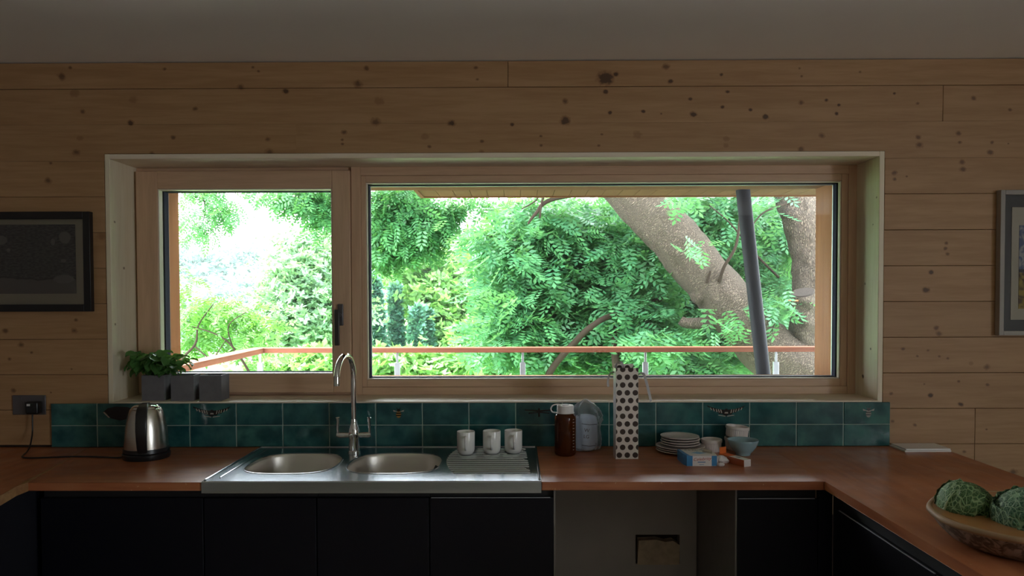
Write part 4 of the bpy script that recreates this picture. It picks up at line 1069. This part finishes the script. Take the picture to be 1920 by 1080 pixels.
def picture(name, x0, x1, z0, z1, fw, depth, fm, label, layers):
    c = empty(name, ((x0 + x1) / 2, -.003, z0), label=label, cat='picture')
    MB().box(x0, x0 + fw, -depth, -.003, z0, z1).build('frame_member', fm, c, bevel=.002)
    MB().box(x1 - fw, x1, -depth, -.003, z0, z1).build('frame_member', fm, c, bevel=.002)
    MB().box(x0 + fw, x1 - fw, -depth, -.003, z0, z0 + fw).build('frame_member', fm, c, bevel=.002)
    MB().box(x0 + fw, x1 - fw, -depth, -.003, z1 - fw, z1).build('frame_member', fm, c, bevel=.002)
    y = -.008
    for (nm, a, b, c_, d, mm) in layers:
        MB().box(a, b, y - .002, y, c_, d).build(nm, mm, c); y -= .0025
    MB().box(x0 + fw, x1 - fw, y - .006, y - .004, z0 + fw, z1 - fw).build('glass_pane', MAT['glass'], c)
picture('framed_print', -2.62, -1.848, 1.507, 1.940, .031, .030, MAT['black_frame'], 'framed dark print with cream mount in a black frame left of the window',
        [('mount', -2.59, -1.878, 1.536, 1.912, MAT['mount']), ('print', -2.54, -1.922, 1.585, 1.886, print_mat())])
def water_mat():
    m, nt, p = new_mat('watercolour_landscape')
    pos = nt.nodes.new('ShaderNodeNewGeometry').outputs['Position']
    n1 = nd(nt, 'ShaderNodeTexNoise', i_Scale=22.0, i_Detail=5.0, i_Distortion=1.5, i_Vector=pos)
    s_ = nd(nt, 'ShaderNodeSeparateXYZ'); nt.links.new(pos, s_.inputs[0])
    sky = mix(nt, maprange(nt, n1.outputs[0], .4, .6), (.42, .42, .42), (.10, .13, .26))
    gnd = mix(nt, maprange(nt, n1.outputs[0], .4, .6), (.38, .27, .05), (.09, .05, .03))
    c = mix(nt, maprange(nt, s_.outputs[2], 1.672, 1.660), sky, gnd)
    c = mix(nt, maprange(nt, math_(nt, 'ABSOLUTE', math_(nt, 'SUBTRACT', s_.outputs[2], 1.672)), .010, .004), c, (.03, .03, .05))
    nt.links.new(c, p.inputs['Base Color']); p.inputs['Roughness'].default_value = .7
    return m
picture('framed_watercolour', 2.078, 2.72, 1.393, 2.018, .020, .034, MAT['silver'], 'framed watercolour with black and white mounts in a silver frame right of the window',
        [('black_mount', 2.098, 2.70, 1.413, 1.998, MAT['black_mat']), ('white_mount', 2.140, 2.658, 1.460, 1.946, MAT['mount']), ('watercolour', 2.172, 2.626, 1.508, 1.868, water_mat())])

# ================================================================== garden
rng = np.random.default_rng(11)
def leaf_cloud(name, parent, mat, tmpl, pos, size, up=None, droop=.4, flat=.5):
    """one mesh of many leaves: template (verts, faces) placed at pos with sizes; leaf axes spread outwards and droop"""
    tv, tf = tmpl; n = len(pos)
    az = rng.uniform(0, 2 * PI, n); el = -droop + rng.normal(0, .35, n); rl = rng.normal(0, flat, n)
    ya = np.stack([np.cos(az) * np.cos(el), np.sin(az) * np.cos(el), np.sin(el)], 1)
    xa = np.stack([-np.sin(az), np.cos(az), np.zeros(n)], 1)
    za = np.cross(xa, ya)
    xr = xa * np.cos(rl)[:, None] + za * np.sin(rl)[:, None]; zr = -xa * np.sin(rl)[:, None] + za * np.cos(rl)[:, None]
    V = pos[:, None, :] + size[:, None, None] * (tv[None, :, 0:1] * xr[:, None, :] + tv[None, :, 1:2] * ya[:, None, :] + tv[None, :, 2:3] * zr[:, None, :])
    V = V.reshape(-1, 3); k = tf.shape[1]
    Fc = (tf[None] + (np.arange(n) * len(tv))[:, None, None]).reshape(-1, k)
    base = np.array(WL[parent.name]); V = V - base
    me = bpy.data.meshes.new(name)
    me.vertices.add(len(V)); me.vertices.foreach_set('co', V.astype(np.float32).ravel())
    me.loops.add(Fc.size); me.loops.foreach_set('vertex_index', Fc.astype(np.int32).ravel())
    me.polygons.add(len(Fc)); me.polygons.foreach_set('loop_start', np.arange(0, Fc.size, k, dtype=np.int32))
    me.update(calc_edges=True); me.materials.append(mat)
    o = bpy.data.objects.new(name, me); COL.objects.link(o); o.parent = parent; o['kind'] = 'stuff'
    return o

def diamond(x, y, ang, L, W, fold=.12):
    c, s_ = math.cos(ang), math.sin(ang)
    P = [(0, 0, 0), (-W, L * .45, fold * W), (0, L, -.15 * L), (W, L * .45, fold * W)]
    return [(x + px * c + py * s_, y - px * s_ + py * c, pz) for px, py, pz in P]
def pinnate(pairs=4):
    v = []
    for i in range(pairs):
        y = .18 + i * .19; L = .36 - .03 * abs(i - 1.5)
        for sg in (-1, 1): v += diamond(0, y, sg * 1.0, L, L * .20)
    v += diamond(0, .18 + (pairs - 1) * .19 + .08, 0, .36, .075)
    v = np.array(v); f = np.arange(len(v)).reshape(-1, 4)
    return v, f
def clump(n=6, seed=1):
    g = random.Random(seed); v = []
    for i in range(n):
        a = 2 * PI * i / n + g.uniform(-.4, .4); d = diamond(g.uniform(-.15, .15), g.uniform(-.15, .15), a, g.uniform(.45, .7), g.uniform(.14, .2))
        t = g.uniform(-.3, .3); v += [(x, y, z + t * y + g.uniform(-.05, .05)) for x, y, z in d]
    v = np.array(v); return v, np.arange(len(v)).reshape(-1, 4)
PIN, CLU = pinnate(), clump()

def puffs(blobs, n_sub, spread, per, jitter):
    """leaf positions gathered in sprays inside ellipsoids (centre, radii, density)"""
    out = []
    for (c, rad, dens) in blobs:
        m_ = max(1, int(n_sub * dens)); d = rng.normal(size=(m_, 3)); d /= np.linalg.norm(d, axis=1)[:, None]
        d *= (rng.uniform(0, 1, m_) ** (1 / 2.2))[:, None]
        cc = np.array(c) + d * np.array(rad)
        pp = cc[:, None, :] + rng.normal(size=(m_, per, 3)) * np.array([spread, spread, spread * jitter])
        out.append(pp.reshape(-1, 3))
    return np.concatenate(out)

def branch(mb, pts, r0, r1, n=8, k=6):
    pts = smooth_path(pts, k); c = len(pts)
    mb.tube(pts, [r0 + (r1 - r0) * i / (c - 1) for i in range(c)], n)

def blobs_px(rows):
    """(px, py, y, rx_px, ry_px, depth radius, density)"""
    out = []
    for (px, py, y, rx, ry, rd, de) in rows:
        s_ = (y + 3.23) / F_PX
        out.append((at(px, py, y), (rx * s_, rd, ry * s_), de))
    return out

def tree(name, label, at_pt, mat, tmpl, blobs, size, n_sub, per, spread, jitter=.6, droop=.4, flat=.5, group=None, branches=None, bark=None, br_mat=None):
    t = empty(name, at_pt, label=label, cat='tree', group=group)
    pos = puffs(blobs, n_sub, spread, per, jitter)
    leaf_cloud('foliage', t, mat, tmpl, pos, rng.uniform(size * .7, size * 1.25, len(pos)), droop=droop, flat=flat)
    mb = MB()
    if branches:
        for (pts, r0, r1) in branches: branch(mb, pts, r0, r1)
    else:
        c = Vector((0, 0, 0)); 
        for (cc, rad, de) in blobs: c = c + Vector(cc) / len(blobs)
        branch(mb, [at_pt, (at_pt[0] + .1, at_pt[1], (at_pt[2] + c.z) / 2), c], .18, .05)
        for (cc, rad, de) in blobs:
            if (Vector(cc) - c).length > .3: branch(mb, [c - Vector((0, 0, .6)), (c + Vector(cc)) / 2, Vector(cc)], .05, .012, 6, 4)
    mb.build('trunk', br_mat or MAT['twig'], t, smooth=60)
    return t

# ground: falls away from the house and climbs again as a far hillside
m = MB(); nx, ny = 30, 40; vs = []; fs = []
for j in range(ny + 1):
    y = .6 + (j / ny) ** 1.6 * 150
    for i in range(nx + 1):
        x = (-1 + 2 * i / nx) * (14 + y * .9)
        z = -2.6 - 3.0 * min(1, y / 25) + max(0, y - 32) * .125 * (1 - .25 * (x / (14 + y * .9))) + .5 * math.sin(x * .31 + y * .17)
        vs.append((x, y, z))
for j in range(ny):
    for i in range(nx): fs.append((j * (nx + 1) + i, j * (nx + 1) + i + 1, (j + 1) * (nx + 1) + i + 1, (j + 1) * (nx + 1) + i))
tag(m.add(vs, fs).build('ground', plain('grassy_hillside', (.22, .36, .16), .95, var=.4, scale=1.2), smooth=80), kind='structure')

# the big ash beside the deck
ash = empty('ash_tree', (3.5, 5.4, -2.6), label='big old ash tree with a leaning trunk close beside the deck', cat='tree')
Y5 = 5.3
def rough_tube(pts, rads, name, n=22, k=7, seed=0):
    pts = smooth_path(pts, k); c = len(pts); rr = []
    for i in range(c):
        f = i / (c - 1) * (len(rads) - 1); a = int(min(f, len(rads) - 2)); rr.append(rads[a] + (rads[a + 1] - rads[a]) * (f - a))
    mb = MB().tube(pts, rr, n); g = random.Random(seed)
    nv = []
    for (x, y, z) in mb.v:
        w = 1 + 0
        d = .014 * math.sin(x * 23 + z * 31 + seed) + .012 * math.sin(y * 37 - z * 19) + .008 * math.sin(x * 61 + y * 53)
        nv.append((x + d * .7, y + d * .7, z + d * .4))
    mb.v = nv
    return mb.build(name, MAT['bark_lean'] if name == 'leaning_trunk' else MAT['bark'], ash, smooth=70)
A = lambda px, py, y=Y5: at(px, py, y)
rough_tube([(3.75, 5.5, -2.6), (3.60, 5.45, -.8), A(1520, 720), A(1440, 655), A(1345, 545), A(1262, 445), A(1178, 355), A(1080, 262), A(990, 190)], [.52, .44, .36, .31, .285, .285, .275, .26, .22], 'leaning_trunk', seed=1)
rough_tube([A(1530, 735, 5.55), A(1532, 640, 5.55), A(1530, 560, 5.55), A(1522, 480, 5.6), A(1500, 400, 5.65), A(1478, 330, 5.7), A(1450, 240, 5.8)], [.42, .34, .27, .23, .225, .225, .2], 'upright_trunk', seed=2)
cutb = rough_tube([A(1525, 720, 5.30), A(1517, 640, 5.20), A(1510, 585, 5.14), A(1506, 549, 5.06)], [.22, .17, .14, .13], 'cut_limb', seed=3)
n_ = (A(1502, 549, 5.06) - A(1508, 585, 5.13)).normalized()
mb = MB().tube([A(1506, 549, 5.06) - n_ * .01, A(1506, 549, 5.06) + n_ * .012], .118, 22)
mb.build('cut_face', MAT['cut_wood'], ash)
MB().tube([A(1476, 563, 4.97), A(1497, 564, 4.93)], [.006, .010], 8).build('saw_cut', plain('fresh_orange_wood', (.45, .13, .05), .8), ash)
lb = MB(); branch(lb, [A(1400, 612, 5.35), A(1340, 606, 5.3), A(1290, 606, 5.2), A(1276, 600, 5.2)], .085, .05, 12)
lb.build('broken_branch', MAT['bark'], ash, smooth=60)
kb = MB(); branch(kb, [A(1318, 548, 5.2), A(1304, 560, 5.22), A(1299, 564, 5.22)], .12, .04, 12); kb.build('branch_stub', MAT['bark'], ash, smooth=60)
tw = MB()
for (pts, r0, r1) in (
        ([A(1349, 528, 5.02), A(1358, 500, 4.95), A(1380, 460, 4.9), A(1388, 400, 4.9), A(1390, 350, 4.9)], .022, .010),
        ([A(1325, 530, 5.03), A(1332, 508, 4.98)], .022, .010),
        ([A(1460, 520, 5.9), A(1420, 480, 5.7), A(1370, 420, 5.5), A(1330, 385, 5.4)], .016, .006),
        ([A(1480, 380, 5.5), A(1430, 400, 5.4), A(1400, 440, 5.3)], .014, .006),
        ([A(1180, 350, 5.6), A(1040, 372, 5.4), A(1005, 400, 5.3), A(990, 420, 5.3)], .035, .012),
        ([A(1040, 340, 5.4), A(1018, 372, 5.3), A(1012, 410, 5.3)], .020, .010),
        ([A(1012, 340, 5.2), A(1008, 372, 5.1), A(978, 392, 5.0)], .014, .006),
        ([A(1240, 560, 6.0), A(1150, 590, 5.5), A(1112, 610, 5.35), A(1078, 642, 5.4), A(1030, 700, 5.6), A(1000, 780, 5.8)], .030, .045),
        ([A(1160, 720, 5.6), A(1153, 650, 5.6), A(1160, 580, 5.8), A(1150, 520, 6.4), A(1090, 505, 6.6), A(1040, 510, 6.4)], .06, .016),
        ([A(1150, 520, 6.7), A(1110, 470, 6.6), A(1060, 440, 6.5)], .025, .008),
        ([A(1040, 510, 6.4), A(990, 485, 6.2), A(940, 450, 6.0), A(905, 440, 5.9)], .016, .005),
        ([A(1090, 505, 6.6), A(1020, 560, 6.3), A(950, 590, 6.1)], .018, .005)):
    branch(tw, pts, r0, r1, 7)
tw.build('branches', MAT['twig'], ash, smooth=60)
blob_near = blobs_px([  # leaf masses of the ash
    (1010, 420, 6.3, 75, 55, .8, 1.0), (1100, 440, 6.6, 110, 70, .8, 1.4), (960, 480, 6.0, 60, 50, .7, .8), (1060, 520, 6.4, 130, 50, .8, 1.4),
    (960, 560, 6.0, 65, 40, .7, .8), (1010, 600, 6.1, 105, 45, .7, 1.1), (1160, 560, 6.2, 100, 55, .7, 1.3), (1210, 620, 5.9, 100, 55, .6, 1.2),
    (930, 640, 6.0, 45, 40, .6, .5), (1080, 660, 6.3, 130, 45, .6, 1.2), (1250, 420, 6.9, 90, 60, .6, 1.2), (1330, 410, 6.3, 90, 60, .6, 1.3),
    (1300, 470, 6.6, 80, 50, .5, 1.0), (1430, 440, 7.0, 80, 80, .5, 1.5), (1440, 560, 7.0, 70, 60, .5, 1.2), (1380, 640, 7.0, 90, 60, .5, 1.2),
    (1280, 690, 6.0, 90, 40, .5, 1.0), (1450, 570, 5.1, 20, 24, .2, .09), (1365, 590, 4.85, 20, 16, .15, .05), (1300, 470, 4.8, 18, 12, .2, .03),
    (1200, 470, 5.9, 60, 45, .5, .6), (1240, 640, 5.0, 34, 26, .3, .18), (1275, 385, 4.7, 18, 12, .2, .03),
    (900, 440, 5.9, 26, 14, .3, .10), (1462, 376, 5.1, 12, 10, .2, .03)])
pos = puffs(blob_near, 56, .13, 9, .45)
leaf_cloud('foliage', ash, MAT['ash'], PIN, pos, rng.uniform(.22, .36, len(pos)), droop=.55, flat=.45)
blob_in = blobs_px([(1120, 470, 8.0, 190, 110, .8, 1.0), (1150, 610, 7.9, 200, 90, .8, 1.0), (1380, 500, 8.0, 170, 150, .8, 1.1), (1010, 470, 7.6, 90, 80, .6, .5)])
pos = puffs(blob_in, 330, .16, 7, .5)
leaf_cloud('foliage', ash, MAT['ash'], PIN, pos, rng.uniform(.26, .40, len(pos)), droop=.5, flat=.6)

shade_crown = [((.2, 5.6, 5.0), (2.4, 1.7, .9), 1.0), ((2.6, 6.2, 5.6), (2.2, 1.8, 1.0), 1.0), ((1.2, 5.2, 4.3), (1.6, 1.2, .5), .6), ((-1.6, 5.8, 5.4), (1.5, 1.4, .8), .5)]  # high leaves out of view, added to keep the sun off the trunk
pos = puffs([(Vector(c), r_, d) for (c, r_, d) in shade_crown], 110, .25, 7, .5)
leaf_cloud('foliage', ash, MAT['ash'], CLU, pos, rng.uniform(.30, .45, len(pos)), droop=.4, flat=.5)

# boughs hanging in from above
def bough(label, rows, branches, mat, size, n_sub, per=8):
    rows = blobs_px(rows); top = rows[0][0]
    t = empty('hanging_bough', (top.x, top.y, -3.5), label=label, cat='bough', group='leafy boughs hanging in from above')
    pos = puffs(rows, n_sub, .12, per, .6)
    leaf_cloud('foliage', t, mat, PIN, pos, rng.uniform(size * .7, size * 1.2, len(pos)), droop=.8, flat=.7)
    mb = MB()
    for (pts, r0, r1) in branches: branch(mb, pts, r0, r1, 7)
    mb.build('branch', MAT['twig'], t, smooth=60)
bough('thin leafy bough hanging at the top left of the opening sash', [(375, 355, 6.5, 38, 26, .3, .6), (395, 400, 6.5, 34, 22, .3, .45), (372, 430, 6.5, 26, 20, .3, .35), (425, 385, 6.5, 16, 18, .2, .15)],
      [([A(340, 250, 6.6), A(365, 330, 6.5), A(385, 390, 6.5), A(370, 440, 6.5)], .02, .004), ([A(365, 340, 6.5), A(410, 370, 6.5), A(435, 385, 6.5)], .008, .003)], MAT['ash_shaded'], .20, 28)
bough('leafy bough at the top right of the opening sash', [(540, 365, 7.0, 42, 20, .3, .5), (600, 365, 7.0, 40, 30, .3, .7), (612, 410, 7.0, 22, 30, .3, .4)],
      [([A(660, 250, 7.0), A(620, 340, 7.0), A(560, 372, 7.0), A(510, 378, 7.0)], .025, .004), ([A(625, 340, 7), A(615, 400, 7), A(612, 440, 7)], .010, .004)], MAT['ash_shaded'], .24, 48)
bough('dense dark bough hanging at the top left of the wide pane', [(740, 370, 7.0, 60, 40, .4, 1.3), (725, 430, 7.0, 50, 45, .4, 1.3), (780, 420, 7.0, 55, 40, .4, 1.2), (830, 400, 7.0, 32, 26, .3, .5), (720, 478, 7.0, 30, 16, .3, .3), (790, 455, 7.0, 34, 20, .3, .4), (890, 372, 7.0, 30, 7, .2, .12)],
      [([A(690, 250, 7.0), A(720, 360, 7.0), A(700, 420, 7.0), A(690, 440, 7)], .03, .006), ([A(720, 350, 7.0), A(780, 390, 7.0), A(840, 405, 7.0)], .016, .004), ([A(790, 300, 7.0), A(795, 400, 7.0), A(790, 460, 7.0)], .012, .004)], MAT['ash_shaded'], .25, 60)

# lower left tree, just beyond the deck corner
tree('young_ash', 'bright green young ash behind the corner of the deck railing', (-4.6, 5.6, -3.0), MAT['young'], PIN,
     blobs_px([(370, 600, 5.4, 50, 40, .5, 1.0), (430, 580, 5.4, 60, 30, .5, .9), (350, 655, 5.4, 34, 34, .4, .35), (470, 625, 5.4, 40, 26, .4, .5), (400, 640, 5.4, 60, 28, .4, .35), (345, 530, 5.8, 26, 40, .4, .35), (500, 690, 5.8, 40, 20, .4, .3)]),
     .20, 25, 8, .11, droop=.7, flat=.6,
     branches=[([A(300, 800, 5.2), A(332, 690, 5.0), A(366, 645, 4.9), A(372, 610, 4.9), A(400, 570, 5.0)], .020, .005),
               ([A(500, 760, 5.2), A(452, 672, 5.0), A(415, 632, 4.9), A(360, 612, 4.9)], .018, .005),
               ([A(366, 650, 4.9), A(395, 672, 4.85), A(412, 655, 4.85), A(425, 635, 4.9)], .009, .004),
               ([A(440, 660, 5.0), A(428, 612, 4.9), A(462, 585, 4.9)], .009, .004)])

def bg(label, name, rows, mat, size, n_sub, per=9, spread=.35, tmpl=CLU, base_z=-5.5, droop=.3, jitter=.5, group='trees on the slope beyond the deck'):
    rows = blobs_px(rows); c = rows[0][0]
    return tree(name, label, (c.x, c.y, base_z), mat, tmpl, rows, size, n_sub, per, spread, jitter, droop, .7, group)
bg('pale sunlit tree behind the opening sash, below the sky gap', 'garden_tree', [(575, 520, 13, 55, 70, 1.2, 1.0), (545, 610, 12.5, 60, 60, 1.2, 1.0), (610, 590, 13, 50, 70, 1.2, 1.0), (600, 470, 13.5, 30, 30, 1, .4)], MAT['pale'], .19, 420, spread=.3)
bg('bushy yellow-green tree beyond the middle of the wide pane', 'garden_tree', [(830, 560, 17, 80, 60, 1.6, 1.0), (800, 500, 17.5, 60, 40, 1.6, .7), (880, 520, 18, 50, 60, 1.6, .7), (870, 630, 16.5, 60, 50, 1.4, .8), (740, 500, 19, 60, 25, 1.2, .4)], MAT['spring'], .26, 420)
def conifer(label, px, py_top, py_bot, y, wpx, group='blue-green conifers on the slope'):
    t0 = at(px, py_top, y); b0 = at(px, py_bot, y); s_ = (y + 3.23) / F_PX
    t = empty('conifer', (b0.x, b0.y, b0.z - 3.5), label=label, cat='tree', group=group)
    n = 1500; u = rng.uniform(0, 1, n) ** .7; a = rng.uniform(0, 2 * PI, n)
    rad = wpx * s_ * (u * .85 + .08) * rng.uniform(.55, 1.1, n) * (1 + .25 * np.sin(u * 40))
    H_ = t0.z - (b0.z - 1.5)
    pos = np.stack([b0.x + rad * np.cos(a), b0.y + rad * np.sin(a), t0.z - u * H_], 1)
    leaf_cloud('foliage', t, MAT['bluegreen'], CLU, pos, rng.uniform(.22, .42, n), droop=-.5, flat=.6)
    MB().tube([(b0.x, b0.y, b0.z - 3.5), (t0.x, t0.y, t0.z - .3)], [.16, .03], 8).build('trunk', MAT['twig'], t)
conifer('tall blue-green conifer at the left edge of the wide pane', 705, 520, 660, 15, 26)
conifer('blue-green conifer right of the tallest one', 742, 535, 660, 15.5, 22)
conifer('low blue-green conifer above the middle of the handrail', 782, 575, 665, 14.5, 20)
conifer('smallest blue-green conifer above the handrail', 800, 580, 665, 15, 16)
conifer('blue-green conifer seen beside the sash mullion', 612, 590, 690, 14, 22)
bg('leafy shrub below the handrail left of the first middle post', 'garden_shrub', [(560, 690, 9.5, 90, 26, .8, 1.0), (700, 690, 9.2, 70, 26, .8, .9)], MAT['spring'], .26, 90, spread=.2, base_z=-4)
bg('leafy shrub below the handrail in the middle of the wide pane', 'garden_shrub', [(830, 690, 9.4, 100, 28, .8, 1.2), (940, 692, 9.0, 80, 26, .8, .9)], MAT['spring'], .26, 100, spread=.2, base_z=-4)
bg('darker green shrub below the handrail near the gift bag', 'garden_shrub', [(1060, 690, 8.8, 110, 26, .8, 1.1), (1200, 690, 8.8, 90, 26, .8, .9)], MAT['ash'], .26, 100, spread=.2, base_z=-4)
bg('dense tree filling the background behind the ash trunk', 'garden_tree', [(1450, 470, 11, 160, 130, 1, 1.2), (1420, 640, 10.6, 160, 80, 1, 1.0), (1200, 540, 11.5, 190, 180, 1, 1.4)], MAT['ash_shaded'], .40, 260, spread=.3)
bg('light green tree behind the left side of the ash foliage', 'garden_tree', [(1000, 480, 12.5, 90, 110, 1, 1.0), (980, 630, 12, 100, 70, 1, .8)], MAT['spring'], .38, 170, spread=.3)
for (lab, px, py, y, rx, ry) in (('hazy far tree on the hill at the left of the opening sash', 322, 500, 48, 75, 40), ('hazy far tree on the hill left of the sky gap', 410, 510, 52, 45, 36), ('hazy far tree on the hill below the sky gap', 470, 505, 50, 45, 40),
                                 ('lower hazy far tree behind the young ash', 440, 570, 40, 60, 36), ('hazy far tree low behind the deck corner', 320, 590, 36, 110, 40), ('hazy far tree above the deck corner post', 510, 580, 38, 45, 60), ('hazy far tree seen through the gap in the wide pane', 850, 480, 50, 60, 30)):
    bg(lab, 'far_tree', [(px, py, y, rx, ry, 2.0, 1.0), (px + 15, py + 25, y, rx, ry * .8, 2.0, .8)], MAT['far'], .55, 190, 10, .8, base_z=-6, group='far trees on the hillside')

# thin summer haze over the valley
hz = MB().box(-90, 90, 9.5, 130, -12, 40).build('valley_haze', None, smooth=0)
hm = bpy.data.materials.new('thin_haze'); hm.use_nodes = True; hm.node_tree.nodes.clear()
_o = hm.node_tree.nodes.new('ShaderNodeOutputMaterial'); _v = hm.node_tree.nodes.new('ShaderNodeVolumeScatter')
_v.inputs['Color'].default_value = (.86, .95, 1, 1); _v.inputs['Density'].default_value = .0019; _v.inputs['Anisotropy'].default_value = 0.0
hm.node_tree.links.new(_v.outputs[0], _o.inputs['Volume'])
hz.data.materials.clear(); hz.data.materials.append(hm); tag(hz, 'thin pale haze hanging over the valley beyond the garden', 'haze', kind='stuff')
